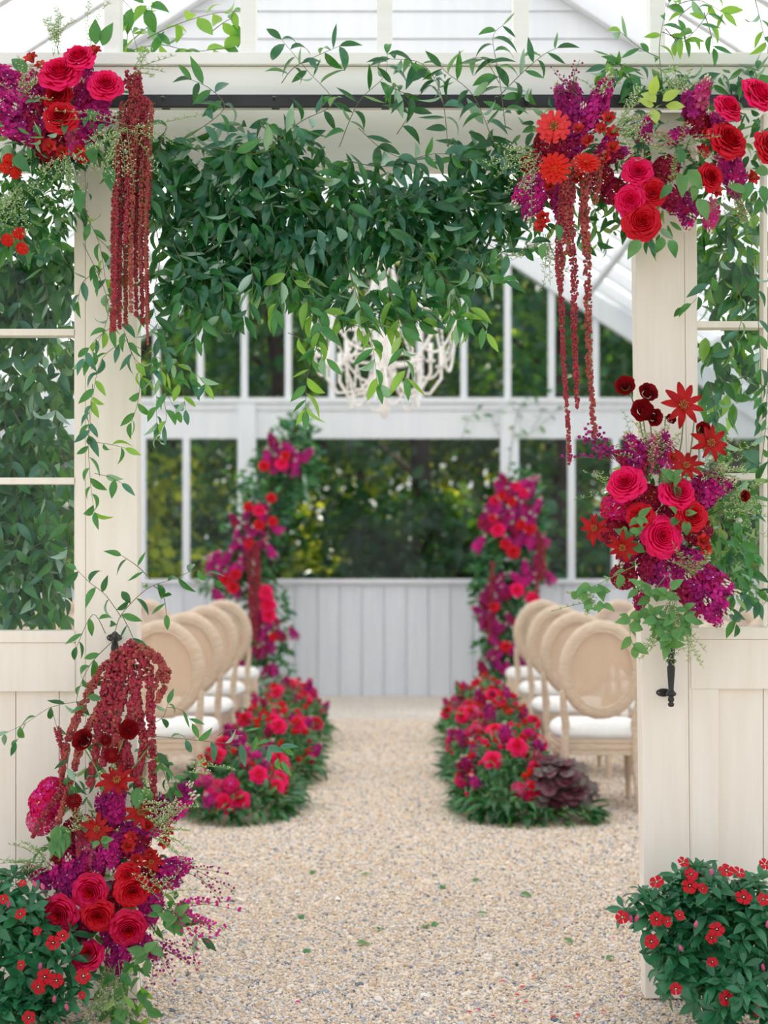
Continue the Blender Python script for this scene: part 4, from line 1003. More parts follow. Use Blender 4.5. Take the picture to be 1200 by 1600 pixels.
A3 = a = Arr('floral_arrangement', 'bouquet on the right door stile with red star dahlias and roses above the handle', 'flower arrangement', P(1040, 830, 4.45)); a.c = (1030, 820)
a.mass([(1030, 800, 4.46, 75, 100, .05), (1060, 870, 4.46, 80, 80, .05), (1000, 760, 4.46, 50, 60, .04), (1110, 830, 4.48, 70, 110, .04)], 260, ('lmid', 'ldark', 'eucal', 'herb'), .055)
a.mass([(1120, 860, 4.42, 60, 90, .05), (1130, 780, 4.44, 60, 60, .05)], 120, ('eucal', 'broadg', 'lmid', 'herb'), .06)
for x in ((978, 755, 62, 'pink'), (1058, 770, 62, 'pink'), (1034, 838, 70, 'pink'), (1080, 805, 54, 'red'), (1000, 805, 46, 'red')): a.rose(*x)
for px, py, d, tl in ((1068, 633, 72, (0, .1)), (1110, 692, 66, (.2, 0)), (930, 825, 54, (-.8, 0)), (973, 855, 56, (-.4, -.3)), (1072, 728, 60, (0, .5))): a.dahlia(px, py, d, tilt=tl)
for px, py, d, tl in ((977, 603, 34, (-.3, .3)), (1012, 614, 34, (.3, .5)), (1003, 641, 38, (0, 0)), (1022, 652, 30, (.5, -.2)), (1098, 672, 28, (.3, .2)), (1163, 775, 20, (.5, 0)), (1048, 655, 18, (.3, .4))): a.fl('ranunculus', RAN, px, py, d, 4.3, tl)
for pp in ([(985, 615), (1000, 660), (1010, 720)], [(1005, 655), (1010, 690), (1015, 740)], [(1015, 650), (1020, 700), (1022, 740)], [(1068, 650), (1065, 690), (1055, 740)], [(1085, 655), (1080, 700), (1070, 760)], [(1040, 650), (1037, 700), (1030, 760)], [(945, 822), (985, 825), (1010, 830)], [(1155, 775), (1120, 775), (1080, 790)]): a.stemline(pp)
for px, py, l_, an, k in ((990, 700, 56, -30, 'purple'), (975, 715, 44, -60, 'wine'), (1000, 715, 60, 10, 'wine'), (1020, 705, 56, 10, 'pale'), (1035, 700, 60, 0, 'purple'), (1105, 755, 66, 40, 'purple'), (1120, 765, 60, 60, 'magenta'), (1090, 770, 50, 20, 'wine'), (1012, 890, 60, 190, 'wine'), (1030, 900, 60, 160, 'purple'),
                        (1085, 910, 70, 150, 'magenta'), (1110, 930, 76, 140, 'magenta'), (1100, 900, 70, 110, 'wine'), (1120, 910, 66, 120, 'magenta'), (1080, 940, 60, 170, 'wine'), (1110, 955, 56, 150, 'magenta'), (985, 860, 60, 220, 'wine'), (1060, 880, 50, 150, 'wine'), (1000, 940, 40, 190, 'wine'), (1080, 870, 50, 100, 'purple')): a.stk(px, py, l_, an, k)
for px, py, d in ((965, 795, 56), (960, 830, 50), (1090, 830, 48), (975, 900, 44), (1010, 780, 50), (1050, 810, 50)): a.fl('hydrangea', HYD['wine' if py != 795 else 'rasp'], px, py, d, 4.39)
for px, py, d in ((1095, 845, 34), (1085, 820, 32), (1100, 860, 30), (1050, 720, 30)): a.fl('alstroemeria', ALS, px, py, d, 4.33)
a.filler(960, 720, 10, 70, 30, 4.34, m='v', dot='purple', ang0=-50, dots=9, dr=.0045); a.filler(1020, 740, 22, 100, 40, 4.38, dots=16); a.filler(1100, 740, 12, 80, 60, 4.34, ang0=60, dots=14); a.filler(1050, 940, 20, 80, 35, 4.33, ang0=180, dots=20)
a.filler(930, 940, 8, 50, 60, 4.34, ang0=-90, dots=10); a.filler(1080, 900, 8, 60, 60, 4.3, dots=12, dot='pale'); a.filler(1120, 800, 10, 90, 50, 4.36, ang0=80, dots=16); a.filler(965, 770, 5, 50, 40, 4.38, ang0=-80)
def mint(px, py, n, sc=.045, Y=4.27, k='broad'):
    for i in range(n):
        t = i * 2.4 + R.uniform(-.4, .4); a.leaf(k, P(px + R.uniform(-9, 9), py + R.uniform(-9, 9), Y + R.uniform(-.02, .03)), (math.cos(t), R.uniform(-.8, -.1), math.sin(t) - .25), (R.uniform(-.5, .5), -1, R.uniform(.1, .9)), sc * R.uniform(.65, 1.25))
for q in ((1040, 930, 7), (1060, 960, 8), (1020, 960, 7), (990, 970, 5), (1040, 985, 8), (1075, 975, 6), (1045, 1000, 5), (1000, 915, 6), (1045, 745, 6), (1062, 755, 5), (1005, 810, 6), (1065, 810, 5), (920, 930, 5), (935, 945, 4), (985, 830, 4), (1025, 975, 6)): mint(*q)
for pp in ([(1005, 800), (990, 815), (985, 850)], [(1000, 880), (960, 900), (930, 915), (905, 925)], [(1040, 900), (1010, 940), (985, 980), (990, 1010)]): a.pv(pp, Y=4.3, kind=('broadg', 'broad') if False else ('broad',), Ln=.055, step=.035, m='stem')
a.finish()

A4 = a = Arr('floral_arrangement', 'tall flower cluster at the left door foot with amaranth, purple stock and roses', 'flower arrangement', P(170, 1300, 4.4)); a.c = (165, 1330)
a.mass([(170, 1280, 4.45, 90, 90, .05), (170, 1380, 4.44, 100, 90, .06), (180, 1180, 4.47, 50, 80, .04), (120, 1340, 4.45, 60, 80, .05), (170, 1470, 4.44, 70, 60, .05)], 430, ('ldark', 'ldark', 'lmid', 'lblue', 'herb'), .055)
a.mass([(240, 1430, 4.4, 40, 40, .04), (190, 1550, 4.4, 35, 50, .04)], 40, ('broadg', 'broad'), .055)
for x in ((141, 1393, 60, 'rasp'), (207, 1392, 56, 'red'), (93, 1427, 60, 'rasp'), (153, 1430, 56, 'red'), (200, 1451, 60, 'rasp'), (137, 1493, 54, 'rasp'), (200, 1368, 40, 'red')): a.rose(*x, **({'tilt': (-.2, .9)} if x[1] == 1493 else {}))
for px, py, d, tl in ((130, 1157, 38, (-.4, .5)), (201, 1140, 34, (.3, .2))): a.fl('ranunculus', RAN, px, py, d, 4.28, tl)
for px, py, d in ((175, 1180, 28), (115, 1252, 28), (165, 1156, 20)): a.fl('scabiosa', POM, px, py, d, 4.3)
for px, py, d, tl in ((183, 1220, 66, (0, .9)), (152, 1295, 56, (-.1, .1)), (218, 1270, 52, (.4, .4)), (236, 1345, 44, (.3, -.5))): a.dahlia(px, py, d, tilt=tl)
for px, py, l_, an, k in ((180, 1250, 66, 20, 'magenta'), (165, 1262, 56, -20, 'purple'), (175, 1330, 62, 170, 'magenta'), (160, 1340, 54, 200, 'magenta'), (135, 1330, 56, -20, 'pale'), (128, 1345, 50, 10, 'magenta'), (272, 1258, 80, 60, 'magenta'), (255, 1270, 70, 50, 'magenta'), (280, 1245, 60, 40, 'magenta'),
                        (98, 1375, 66, -30, 'purple'), (110, 1365, 60, 0, 'purple'), (60, 1368, 56, -50, 'purple'), (278, 1355, 60, 70, 'magenta'), (260, 1375, 56, 90, 'magenta'), (240, 1400, 60, 150, 'purple'), (232, 1420, 60, 160, 'magenta'), (180, 1500, 62, 180, 'purple'),
                        (190, 1480, 56, 160, 'magenta'), (230, 1480, 56, 120, 'purple'), (130, 1455, 50, 200, 'wine'), (170, 1460, 50, 180, 'wine'), (240, 1265, 60, 20, 'wine'), (110, 1445, 50, 180, 'purple'), (200, 1300, 54, 60, 'purple'), (215, 1330, 50, 100, 'wine'), (100, 1330, 50, -60, 'wine')): a.stk(px, py, l_, an, k)
for px, py, d in ((72, 1255, 56), (64, 1282, 48), (80, 1235, 44)): a.fl('hydrangea', HYD['rasp' if py != 1282 else 'pale'], px, py, d, 4.37)
for px, py, d in ((120, 1300, 50), (210, 1310, 56), (140, 1360, 50), (240, 1370, 50), (175, 1400, 50), (100, 1345, 46), (170, 1300, 50)): a.fl('hydrangea', HYD['wine'], px, py, d, 4.41)
for px, py, d in ((200, 1322, 34), (215, 1345, 34), (235, 1335, 32), (256, 1318, 30), (205, 1310, 30), (262, 1300, 28), (230, 1290, 30), (245, 1385, 30)): a.fl('alstroemeria', ALS, px, py, d, 4.31)
for pp, rd in (([(185, 1020), (150, 1060), (125, 1110), (105, 1160), (95, 1210)], .014), ([(190, 1020), (170, 1060), (160, 1110), (150, 1170), (140, 1230)], .016), ([(200, 1015), (195, 1060), (185, 1110), (175, 1170)], .018), ([(205, 1010), (215, 1060), (205, 1120), (195, 1180), (190, 1240)], .017),
               ([(210, 1012), (235, 1050), (235, 1110), (238, 1180), (240, 1270)], .014), ([(215, 1010), (245, 1025), (262, 1050), (255, 1075), (245, 1100)], .013), ([(225, 1015), (255, 1040), (240, 1080)], .012), ([(195, 1030), (180, 1080), (170, 1130), (160, 1200)], .015),
               ([(200, 1040), (215, 1100), (225, 1160), (215, 1220)], .014), ([(160, 1100), (130, 1150), (110, 1220), (90, 1290)], .012), ([(100, 1230), (70, 1270), (50, 1310)], .010), ([(90, 1140), (100, 1180), (96, 1230)], .009), ([(115, 1250), (125, 1310), (122, 1340)], .011), ([(190, 1150), (205, 1200), (225, 1240)], .014), ([(215, 1100), (190, 1150), (185, 1200)], .015)):
    a.amar(pp, rd * 1.15, 4.32, dens=1.9)
for pp in ([(132, 1170), (150, 1200), (165, 1240)], [(195, 1150), (180, 1190), (170, 1240)], [(235, 1165), (215, 1190), (200, 1210)], [(175, 1190), (172, 1230)], [(135, 1200), (105, 1222)]): a.stemline(pp, 4.3)
a.filler(240, 1300, 9, 90, 50, 4.28, ang0=75, dots=18); a.filler(220, 1270, 8, 60, 60, 4.28, ang0=60, dots=14); a.filler(260, 1420, 12, 90, 40, 4.3, m='v', dot='magenta', ang0=105, dots=12, dr=.004); a.filler(240, 1470, 8, 70, 50, 4.3, m='v', dot='purple', ang0=150, dots=12, dr=.0035)
a.filler(70, 1350, 12, 60, 60, 4.34, ang0=-70, dots=12); a.filler(170, 1510, 14, 70, 40, 4.34, ang0=180, dots=14); a.filler(250, 1400, 8, 60, 50, 4.28, dots=10); a.filler(290, 1200, 3, 60, 20, 4.3, ang0=80, dots=16); a.filler(130, 1300, 8, 50, 90, 4.3); a.filler(300, 1360, 4, 60, 30, 4.3, m='v', dot='purple', ang0=110, dr=.003)
for q in ((95, 1290), (100, 1300), (85, 1310), (220, 1230)):
    for i in range(6): a.leaf('broad' if i % 2 else 'eucal', P(q[0] + R.uniform(-8, 8), q[1], 4.28), (R.uniform(-.4, .4), -.2, -1), (0, -1, .3), .065)
mint(155, 1318, 5); mint(235, 1490, 5, .05); mint(255, 1425, 6, .05, 4.28, 'broadg'); mint(275, 1435, 5, .045); mint(205, 1512, 4, .05, 4.3, 'broadg')
for pp in ([(185, 1500), (190, 1540), (200, 1580), (205, 1600)], [(190, 1500), (215, 1515), (220, 1545)], [(180, 1510), (178, 1550), (185, 1590)], [(195, 1540), (225, 1570), (235, 1600)]): a.pv(pp, Y=4.3, kind=('broadg', 'lbright', 'broad'), Ln=.06, step=.03, m='stem')
for pp in ([(205, 1200), (250, 1190), (275, 1220), (270, 1240)], [(240, 1130), (255, 1120), (262, 1100)], [(110, 1170), (105, 1200), (110, 1230)], [(240, 1160), (250, 1190), (265, 1230)], [(250, 1430), (280, 1440), (320, 1470)], [(130, 1120), (140, 1080), (150, 1060)]): a.pv(pp, Y=4.32, kind=('ldark', 'lmid'), Ln=.06, step=.026)
a.finish()

# ------------------------------------------------------------------ vinca shrubs by the doors
def vinca(label, blobs, fls, nsh, base):
    a = Arr('vinca_shrub', label, 'shrub', base)
    for b in blobs:
        n_ = int(nsh * b[3] * b[4] / 10000)
        for _ in range(n_):
            u = Vector((R.gauss(0, 1), -abs(R.gauss(0, 1)), R.gauss(0, 1) + .3)).normalized() * R.uniform(.55, 1.0); k = b[2] / FPX
            c = P(b[0], b[1], b[2]) + Vector((u.x * b[3] * k, u.y * b[5], u.z * b[4] * k))
            if c.z < .03: continue
            ax = Vector((u.x, u.y * .8, u.z + .6)).normalized(); x = ax.orthogonal().normalized(); y = ax.cross(x)
            for lv in range(2):
                for i in range(4):
                    t = i * math.pi / 2 + lv * .8; d = (x * math.cos(t) + y * math.sin(t)) * (1 if lv == 0 else .8) + ax * (.25 if lv == 0 else .7)
                    a.leaf('vinca', c + ax * .012 * lv, d, ax + Vector((R.uniform(-.3, .3), R.uniform(-.3, .3), 0)), R.uniform(.062, .09) * (1 if lv == 0 else .75))
    for px, py, d, tl in fls:
        o, mw = a.put('vinca_flower', VF, P(px, py, 4.14), Vector((tl[0] * 1.3, -1, tl[1] * 1.3)), d / 2 * .92 * 4.14 / FPX); lk('flower_eye', VE, o, mw)
    for _ in range(8):
        b = R.choice(blobs); g = G(); p = P(b[0] + R.uniform(-.7, .7) * b[3], b[1] - R.uniform(-.6, .8) * b[4], 4.15)
        g.ball((0, 0, 0), (.006, .006, .014), 'pale'); lk('flower_bud', g, a.e, xform(p, (R.uniform(-.5, .5), -.4, 1)), True)
    for _ in range(10):
        b = R.choice(blobs); p = P(b[0], b[1], b[2] + .02); p0 = Vector((base.x + R.uniform(-.05, .05), base.y, 0.0)); g = G(); g.tube([p0, p0.lerp(p, .5) + Vector((0, 0, .03)), p], [.004, .003, .002], 'stem', 5); lk('shrub_stem', g, a.e)
    a.finish()
vinca('red-flowered vinca shrub against the right door panel, bottom right', [(1120, 1480, 4.33, 110, 105, .15), (1050, 1440, 4.33, 60, 55, .12), (1180, 1420, 4.33, 60, 50, .12), (1000, 1430, 4.3, 32, 30, .08), (1100, 1390, 4.33, 45, 35, .1), (1160, 1560, 4.25, 80, 70, .12), (1060, 1510, 4.28, 40, 50, .08)],
      [(972, 1433, 24, (-.3, .2)), (1026, 1436, 26, (0, .1)), (1043, 1440, 20, (.5, .3)), (1018, 1471, 26, (0, 0)), (1078, 1384, 28, (0, .1)), (1080, 1366, 26, (.2, .9)), (1026, 1378, 26, (-.3, .9)), (1068, 1347, 22, (.3, .8)), (1062, 1430, 20, (.3, .6)), (1135, 1360, 28, (0, .9)), (1155, 1363, 24, (.4, .9)), (1162, 1402, 30, (0, .8)),
       (1192, 1405, 24, (.3, .3)), (1120, 1452, 28, (0, .7)), (1112, 1465, 22, (-.4, .2)), (1113, 1503, 20, (-.2, .8)), (1056, 1545, 22, (-.2, .2)), (1135, 1560, 28, (.1, .2)), (1183, 1578, 24, (.5, .2)), (1098, 1388, 20, (.3, .5)), (1195, 1350, 22, (.2, .6))], 70, P(1110, 1600, 4.33) * 1.0)
vinca('red-flowered vinca shrub under the rose cluster, bottom left', [(40, 1500, 4.33, 100, 85, .14), (30, 1420, 4.33, 60, 60, .12), (110, 1560, 4.28, 40, 35, .08), (20, 1580, 4.25, 80, 40, .1)],
      [(83, 1473, 26, (0, .3)), (98, 1462, 22, (.2, .6)), (70, 1526, 28, (0, .1)), (60, 1542, 28, (-.2, -.1)), (88, 1532, 26, (.3, .1)), (130, 1525, 28, (.3, .2)), (32, 1428, 22, (-.3, .8)), (35, 1380, 16, (0, 1)), (5, 1405, 20, (0, .7)), (45, 1590, 24, (0, .3)), (33, 1508, 18, (-.4, .2)), (128, 1555, 14, (.4, .4)), (58, 1455, 16, (0, .5))], 66, P(40, 1600, 4.33) * 1.0)

# ------------------------------------------------------------------ aisle meadow flowers
def meadow(label, x, y, rx, ry, h, seed, heu=False, near=True, redness=.5):
    a = Arr('aisle_flower_bed', label, 'flower arrangement', Vector((x, y, 0)), 'ground flowers lining the aisle'); a.c = (0, 0)
    def surf(k=1.0):
        t = R.uniform(0, 6.283); q = math.sqrt(R.random()); ux, uy = q * math.cos(t), q * math.sin(t)
        zz = h * math.sqrt(max(0, 1 - q * q * .92)) * k * R.uniform(.85, 1.1)
        return Vector((x + ux * rx, y + uy * ry, zz)), Vector((ux * .8, uy * .8 - .5, .6))
    for _ in range(int(1400 * rx * ry / .15 * (1 if near else .7))):
        p, d = surf(R.uniform(.3, 1)); a.leaf(R.choice(('lmid', 'ldark', 'strap', 'ldark')), p, d + Vector((R.uniform(-1, 1), R.uniform(-1, 1), R.uniform(-.6, .9))), Vector((R.uniform(-.5, .5), R.uniform(-1, 0), 1)), R.uniform(.05, .09))
    for _ in range(260 if near else 120):
        t = R.uniform(0, 6.283); q = R.uniform(.8, 1.03); c = Vector((x + rx * q * math.cos(t), y + ry * q * math.sin(t), R.uniform(.01, .13)))
        a.leaf(R.choice(('strap', 'strapd', 'ldark')), c, Vector((math.cos(t) + R.uniform(-.6, .6), math.sin(t) + R.uniform(-.6, .6), R.uniform(.0, .7))), Vector((0, -.3, 1)), R.uniform(.09, .15))
    def up(nm, me, r, k=1.03, s_=1):
        p, d = surf(k); a.put(nm, me, p, d + Vector((R.uniform(-.3, .3), -.2, .2)), (r, r, r * s_))
    for _ in range(16 if near else 11): up('rose', LOROSE[R.choice(('pink', 'rasp', 'pink'))], R.uniform(.05, .066), 1.06)
    for _ in range(int((44 if near else 36) * redness * 2)): up('dianthus', SR[R.choice(('red', 'red', 'pink'))], R.uniform(.016, .024), 1.12)
    for _ in range(9): up('phlox', SR[R.choice(('wine', 'purple'))], R.uniform(.02, .03), 1.08)
    for _ in range(9): up('hydrangea', HYD[R.choice(('pale', 'rasp', 'wine', 'rasp'))], R.uniform(.035, .055), .98)
    for _ in range(11):
        p, d = surf(.95); ln = R.uniform(.09, .13); a.put('stock_spike', STK[R.choice(('magenta', 'purple', 'wine', 'pale'))], p, d + Vector((0, 0, .5)), (ln * .75, ln * .75, ln))
    a.finish()
meadow('nearest flower bed on the left of the aisle, pink roses over green leaves', -.80, 8.05, .30, .5, .34, 1, redness=.25)
meadow('middle flower bed on the left of the aisle, beside the second chair', -.72, 9.25, .30, .65, .42, 2, redness=.9)
meadow('far flower bed on the left of the aisle, before the left flower pillar', -.72, 10.9, .30, .8, .42, 3, near=False, redness=.9)
meadow('nearest flower bed on the right of the aisle, next to the dark plum foliage plant', .66, 8.0, .25, .45, .40, 4, redness=.4)
meadow('middle flower bed on the right of the aisle with many small red blooms', .70, 9.2, .30, .65, .46, 5, redness=1.0)
meadow('far flower bed on the right of the aisle, before the right flower pillar', .72, 10.9, .28, .8, .44, 6, near=False, redness=.8)
a = Arr('heuchera_plant', 'dark plum heuchera with ruffled leaves at the foot of the nearest right chair', 'plant', Vector((.90, 7.75, 0)))
for _ in range(290):
    u = Vector((R.gauss(0, 1), R.gauss(0, 1) - .3, abs(R.gauss(0, 1)))).normalized() * R.uniform(.6, 1); p = Vector((.92 + u.x * .17, 7.72 + u.y * .15, .12 + u.z * .22))
    a.leaf('heuch', p, u + Vector((R.uniform(-.8, .8), -.2, -.9)), u + Vector((R.uniform(-.4, .4), -.6, .5)), R.uniform(.055, .085))
for _ in range(110):
    t = R.uniform(3.0, 6.6); a.leaf(R.choice(('strap', 'strapd')), Vector((.88 + .2 * math.cos(t), 7.68 + .12 * math.sin(t), R.uniform(.01, .09))), Vector((math.cos(t) + R.uniform(-.5, .5), math.sin(t) * .6, R.uniform(0, .6))), Vector((0, -.3, 1)), R.uniform(.08, .14))
a.finish()

# ------------------------------------------------------------------ flower pillars before the back wall
def pillar(label, path, roses, extra, Y, strands, x):
    a = Arr('flower_pillar', label, 'flower arrangement', Vector((X(x, Y), Y, 0))); a.c = path[len(path) // 2][:2]
    a.mass([(px, py, Y, rx, ry, .16) for px, py, rx, ry in path], 1500, ('ldark', 'lmid', 'lmid', 'lblue'), .13, .4, .3)
    for px, py, d, k in roses: a.put('rose', LOROSE[k], P(px, py, Y - .22), a.dir(px, py, (px, py)), d / 2 * (Y - .2) / FPX)
    for px, py, l_, k in extra: a.stk(px, py, l_, R.uniform(-60, 60), k, Y - .18)
    for pp in strands: a.amar(pp, .026, Y - .22, ('amar',), dens=.8)
    g = G(); g.tube([P(px, py, Y) for px, py, _, _ in path], .03, 'vine', 6); lk('support_pole', g, a.e)
    a.finish()
ex1 = [(R.gauss(445, 14), R.uniform(675, 735), 26, R.choice(('purple', 'magenta', 'wine'))) for _ in range(10)] + [(R.gauss(395, 25), R.uniform(790, 860), 24, R.choice(('purple', 'wine', 'magenta'))) for _ in range(16)] + [(R.gauss(345, 15), R.uniform(865, 930), 24, R.choice(('purple', 'magenta'))) for _ in range(10)] + \
      [(R.gauss(415, 22), R.uniform(930, 1060), 24, R.choice(('purple', 'wine', 'wine'))) for _ in range(22)]
pillar('tall curving flower pillar on the left before the back wall', [(420, 1060, 40, 40), (410, 1000, 42, 50), (405, 940, 45, 50), (385, 880, 55, 50), (405, 810, 55, 50), (430, 750, 55, 50), (455, 700, 40, 45), (465, 665, 20, 30), (350, 900, 35, 45), (470, 730, 30, 50)],
       [(440, 724, 24, 'pink'), (413, 728, 20, 'red'), (446, 712, 18, 'red'), (405, 798, 22, 'pink'), (424, 778, 18, 'red'), (388, 792, 18, 'red'), (426, 815, 18, 'red'), (352, 906, 20, 'red'), (364, 918, 22, 'red'), (368, 898, 20, 'red'), (415, 925, 26, 'pink'), (418, 945, 30, 'pink'), (420, 962, 26, 'pink'), (405, 820, 20, 'red'), (427, 995, 16, 'red'), (390, 850, 18, 'red')],
       ex1, 14.0, [[(395, 850), (397, 900), (396, 1000)], [(402, 850), (400, 920), (401, 1010)], [(388, 860), (390, 920), (391, 980)], [(399, 850), (404, 880), (406, 960)]], 420)
ex2 = [(R.gauss(805, 24), R.uniform(750, 850), 28, R.choice(('purple', 'magenta', 'magenta', 'wine'))) for _ in range(34)] + [(R.gauss(832, 12), R.uniform(870, 905), 26, 'magenta') for _ in range(6)] + [(R.gauss(772, 12), R.uniform(900, 1050), 24, R.choice(('purple', 'wine'))) for _ in range(16)] + [(R.gauss(800, 20), R.uniform(900, 1050), 24, R.choice(('wine', 'purple'))) for _ in range(12)]
pillar('shorter magenta flower pillar on the right before the back wall', [(790, 1050, 38, 40), (785, 1000, 42, 50), (790, 940, 48, 50), (805, 880, 50, 50), (805, 820, 45, 50), (808, 775, 32, 40), (765, 900, 28, 50)],
       [(802, 862, 24, 'red'), (790, 850, 20, 'red'), (778, 828, 26, 'pink'), (800, 783, 18, 'red'), (806, 760, 18, 'pink'), (784, 775, 18, 'red'), (818, 770, 18, 'pink'), (828, 826, 22, 'red'), (815, 820, 20, 'red'), (832, 935, 24, 'pink'), (808, 922, 26, 'pink'), (770, 810, 18, 'rasp'), (772, 948, 20, 'red'), (790, 1010, 20, 'red'), (772, 783, 18, 'rasp')],
       ex2, 14.0, [[(838, 830), (843, 880), (845, 910)], [(848, 835), (850, 880), (852, 905)], [(770, 880), (768, 920), (765, 1000)], [(843, 835), (840, 900), (838, 950)]], 790)
a = Arr('ivy_tendrils', 'thin ivy tendrils on the cross beam above the right flower pillar', 'vine', P(800, 660, 14.64))
for pp in ([(795, 740), (800, 690), (810, 640), (820, 625)], [(720, 690), (730, 660), (745, 640)], [(780, 680), (770, 650), (800, 630)], [(810, 690), (850, 660), (870, 640)], [(830, 670), (845, 650), (840, 630)]):
    a.vine([P(x_, y_, 14.64) for x_, y_ in pp], kind=('lmid', 'lblue'), Ln=.1, step=.1, r=.004)
a.finish()

# ------------------------------------------------------------------ fallen leaves and petals
def fallen(nm, me, pp, label, group, cat, r):
    for px, py in pp:
        Y = EYE * FPX / (py - 871); p = Vector((X(px, Y), Y, .013))
        o = lk(nm, me() if callable(me) else me, None, Matrix.Translation(p) @ Matrix.Rotation(R.uniform(0, 6.28), 4, 'Z') @ Matrix.Rotation(R.uniform(-.25, .25), 4, 'X') @ Matrix.Scale(r * R.uniform(.8, 1.2), 4)); tag(o, label, cat, group)
fallen('fallen_leaf', lambda: R.choice(L['broadg']), ((563, 1371), (748, 1377), (693, 1388), (590, 1458), (466, 1436), (668, 1454), (684, 1447), (557, 1480), (745, 1432), (482, 1488), (880, 1474), (960, 1500), (812, 1402), (490, 1365)), 'single green leaf lying loose on the tan gravel', 'loose leaves on the gravel', 'leaf', .05)
g = G(); petal_patch(g, 0, .6, .1, 1.2, 0, .1, .2, 'coral'); PT1 = g.mesh('petal', True); g = G(); petal_patch(g, 0, .6, .1, 1.2, 0, .1, .2, 'magenta'); PT2 = g.mesh('petal', True)
fallen('fallen_petal', PT1, ((838, 1531), (820, 1546), (893, 1548), (870, 1596), (900, 1590), (905, 1597), (803, 1560), (820, 1570), (767, 1592), (727, 1588), (783, 1540), (937, 1587)), 'coral red petal fallen on the gravel near the right door foot', 'coral petals on the gravel', 'petal', .016)
fallen('fallen_petal', PT2, ((828, 1582), (815, 1583), (860, 1586), (745, 1582), (933, 1576), (470, 1572), (975, 1563), (960, 1470)), 'magenta petal fallen on the gravel', 'magenta petals on the gravel', 'petal', .013)

# ------------------------------------------------------------------ the wood behind the glasshouse
def crown_mesh(n, rx, rz, kinds, sz, seed, low=False):
    rs = np.random.RandomState(seed); blobs = rs.normal(0, .45, (26, 3)); V_ = []; T_ = []; m_ = []; mats = list(dict.fromkeys(kinds)); n0 = 0
    for i in range(n):
        b = blobs[rs.randint(26)]; p = (b + rs.normal(0, .16, 3)) * np.array([rx, rx, rz]) ; k = kinds[rs.randint(len(kinds))]
        d = Vector(rs.normal(0, 1, 3)); nn = Vector(rs.normal(0, 1, 3)) + Vector((0, 0, .8)); me = FOR[k][i % 2]; V, T, _ = LM[me.name]
        mw = np.array(leafM(Vector(p), d, nn, sz * rs.uniform(.6, 1.3))); W_ = V @ mw[:3, :3].T + mw[:3, 3]
        V_.append(W_); T_.append(T + n0); m_.append(np.full(len(T), mats.index(k))); n0 += len(V)
    me = bpy.data.meshes.new('crown'); fill(me, np.concatenate(V_), np.concatenate(T_), np.concatenate(m_), True)
    for k in mats: me.materials.append(M[k])
    return me
CR = [crown_mesh(5400, 2.3, 3.6, ('forest', 'forest2', 'forest2', 'forest'), .17, 3), crown_mesh(5400, 2.4, 3.4, ('forest2', 'forest2', 'forest'), .17, 5), crown_mesh(3800, 2.2, 3.2, ('forest', 'forest3', 'forest', 'forest2', 'forest2'), .15, 8)]
BU = [crown_mesh(2600, 1.1, .9, ('forest', 'forest2'), .14, 11), crown_mesh(2600, 1.1, .9, ('forest3', 'forest', 'forest3'), .12, 12)]
def trunk(h, r):
    g = G(); n_ = 7; off = [Vector((R.uniform(-.12, .12), R.uniform(-.12, .12), 0)) for _ in range(n_)]
    pts = [Vector((0, 0, h * i / (n_ - 1))) + off[i] * (i > 0) for i in range(n_)]; g.tube(pts, [r * (1.25 - .8 * i / (n_ - 1)) for i in range(n_)], 'bark', 9)
    for i in range(3, n_): 
        a_ = R.uniform(0, 6.28); g.tube([pts[i - 1], pts[i - 1] + Vector((math.cos(a_) * .8, math.sin(a_) * .8, .6)), pts[i - 1] + Vector((math.cos(a_) * 1.8, math.sin(a_) * 1.8, 1.0))], [r * .35, r * .22, r * .08], 'bark', 5)
    return g
spots = [(-7.0, 18.4, 0), (-4.9, 18.9, 1), (-3.1, 17.9, 0), (-1.3, 17.6, 1), (.5, 18.2, 0), (2.2, 17.6, 1), (4.3, 18.6, 0), (6.6, 18.2, 1), (-8.2, 24.2, 2), (-5.9, 23.6, 2), (-3.7, 24.6, 2), (-1.6, 23.7, 0), (.6, 24.6, 2), (2.7, 23.6, 1), (4.9, 24.4, 2), (7.2, 23.8, 2)]
nth = ['farthest left', 'second from the left', 'third from the left', 'fourth from the left', 'fifth from the left', 'sixth from the left', 'seventh from the left', 'eighth from the left', 'ninth from the left', 'tenth from the left', 'eleventh from the left', 'twelfth from the left']
fr = sorted([q for q in spots if q[1] < 23]); bk = sorted([q for q in spots if q[1] >= 23])
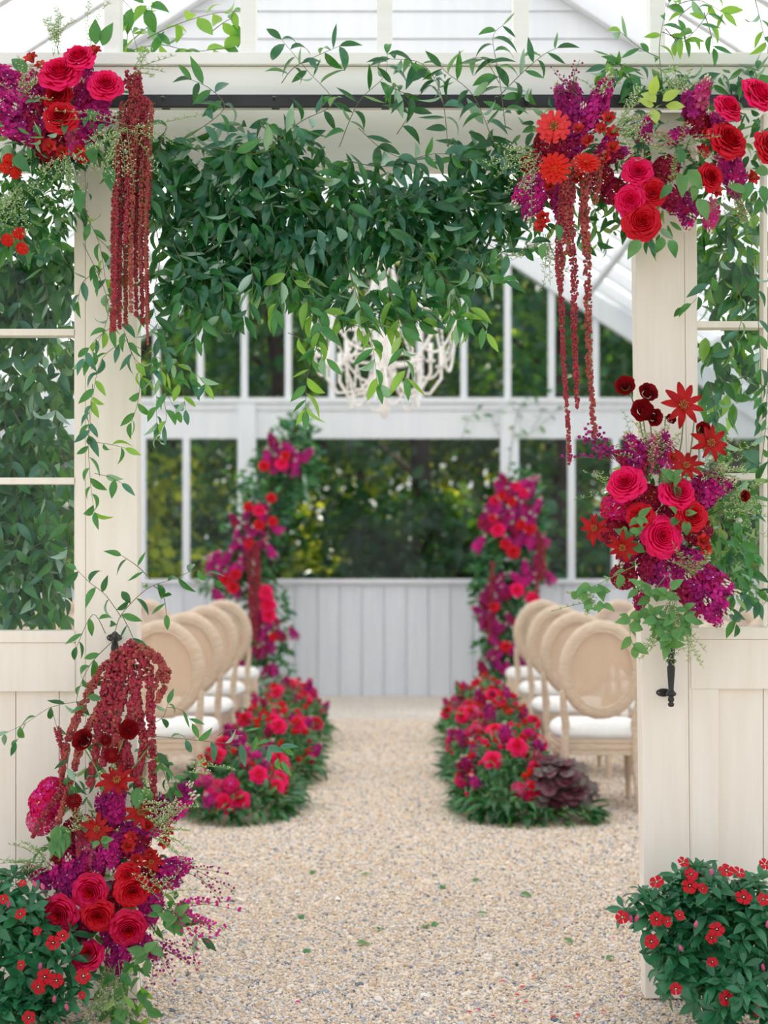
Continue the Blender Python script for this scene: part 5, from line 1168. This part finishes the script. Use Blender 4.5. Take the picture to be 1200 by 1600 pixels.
for row, rn in ((fr, 'front line of the wood'), (bk, 'rear line of the wood')):
    for i, (x, y, k) in enumerate(row):
        pos = {0: 'far left', len(row) - 1: 'far right'}.get(i) or (nth[i] if i < len(nth) else 'right part')
        t = empty('tree', (x, y, 0), f'dark leafy tree behind the back windows, {pos}, {rn}', 'tree', 'trees behind the glasshouse')
        lk('trunk', trunk(7.0, R.uniform(.10, .17)), t, Matrix.Translation((x, y, 0)), True)
        o = lk('crown', CR[k], t, Matrix.Translation((x, y, R.uniform(5.6, 6.6) if y < 23 else R.uniform(3.4, 4.4))) @ Matrix.Rotation(R.uniform(0, 6.28), 4, 'Z')); o['kind'] = 'stuff'
FARC = crown_mesh(4600, 2.6, 3.4, ('forest3', 'forest', 'forest3', 'forest2'), .22, 21)
far = [(-9.5, 29), (-7.2, 27.5), (-4.9, 29.5), (-2.7, 28), (-.5, 29.5), (1.8, 27.8), (4.1, 29.6), (6.4, 28), (8.8, 29.5)]
for i, (x, y) in enumerate(far):
    t = empty('tree', (x, y, 0), f'yellow-green sunlit tree glimpsed deep in the wood, {"far left" if i == 0 else "far right" if i == 8 else nth[i]}', 'tree', 'sunlit trees deep in the wood')
    lk('trunk', trunk(6.0, .13), t, Matrix.Translation((x, y, 0)), True)
    o = lk('crown', FARC, t, Matrix.Translation((x, y, R.uniform(3.2, 4.0))) @ Matrix.Rotation(R.uniform(0, 6.28), 4, 'Z') @ Matrix.Diagonal((1, 1, 1.2, 1))); o['kind'] = 'stuff'
bs = [(-5.8, 17.6, 1), (-4.2, 18.2, 0), (-3.0, 17.4, 1), (-1.7, 18, 0), (-.2, 18.6, 0), (1.1, 18, 0), (2.6, 17.8, 0), (3.9, 17.6, 1), (5.5, 18, 0), (-3.8, 21.5, 1), (-1.2, 22, 1), (1.2, 22.2, 1), (3.6, 22, 1), (6.6, 21.6, 1)]
for i, (x, y, k) in enumerate(sorted(bs)):
    t = empty('bush', (x, y, 0), f'{"yellow-green sunlit" if k else "dark green"} bush behind the back wall windows, {nth[i] if i < 12 else "right end of the undergrowth" if i == 13 else "second from its right end"}', 'bush', 'undergrowth behind the glasshouse')
    g = G(); 
    for j in range(4): g.tube([(0, 0, 0), (R.uniform(-.4, .4), R.uniform(-.4, .4), 1.2)], .02, 'bark', 4)
    lk('stem', g, t, Matrix.Translation((x, y, 0))); o = lk('crown', BU[k], t, Matrix.Translation((x, y, 1.15)) @ Matrix.Rotation(R.uniform(0, 6), 4, 'Z') @ Matrix.Scale(R.uniform(.9, 1.3), 4)); o['kind'] = 'stuff'
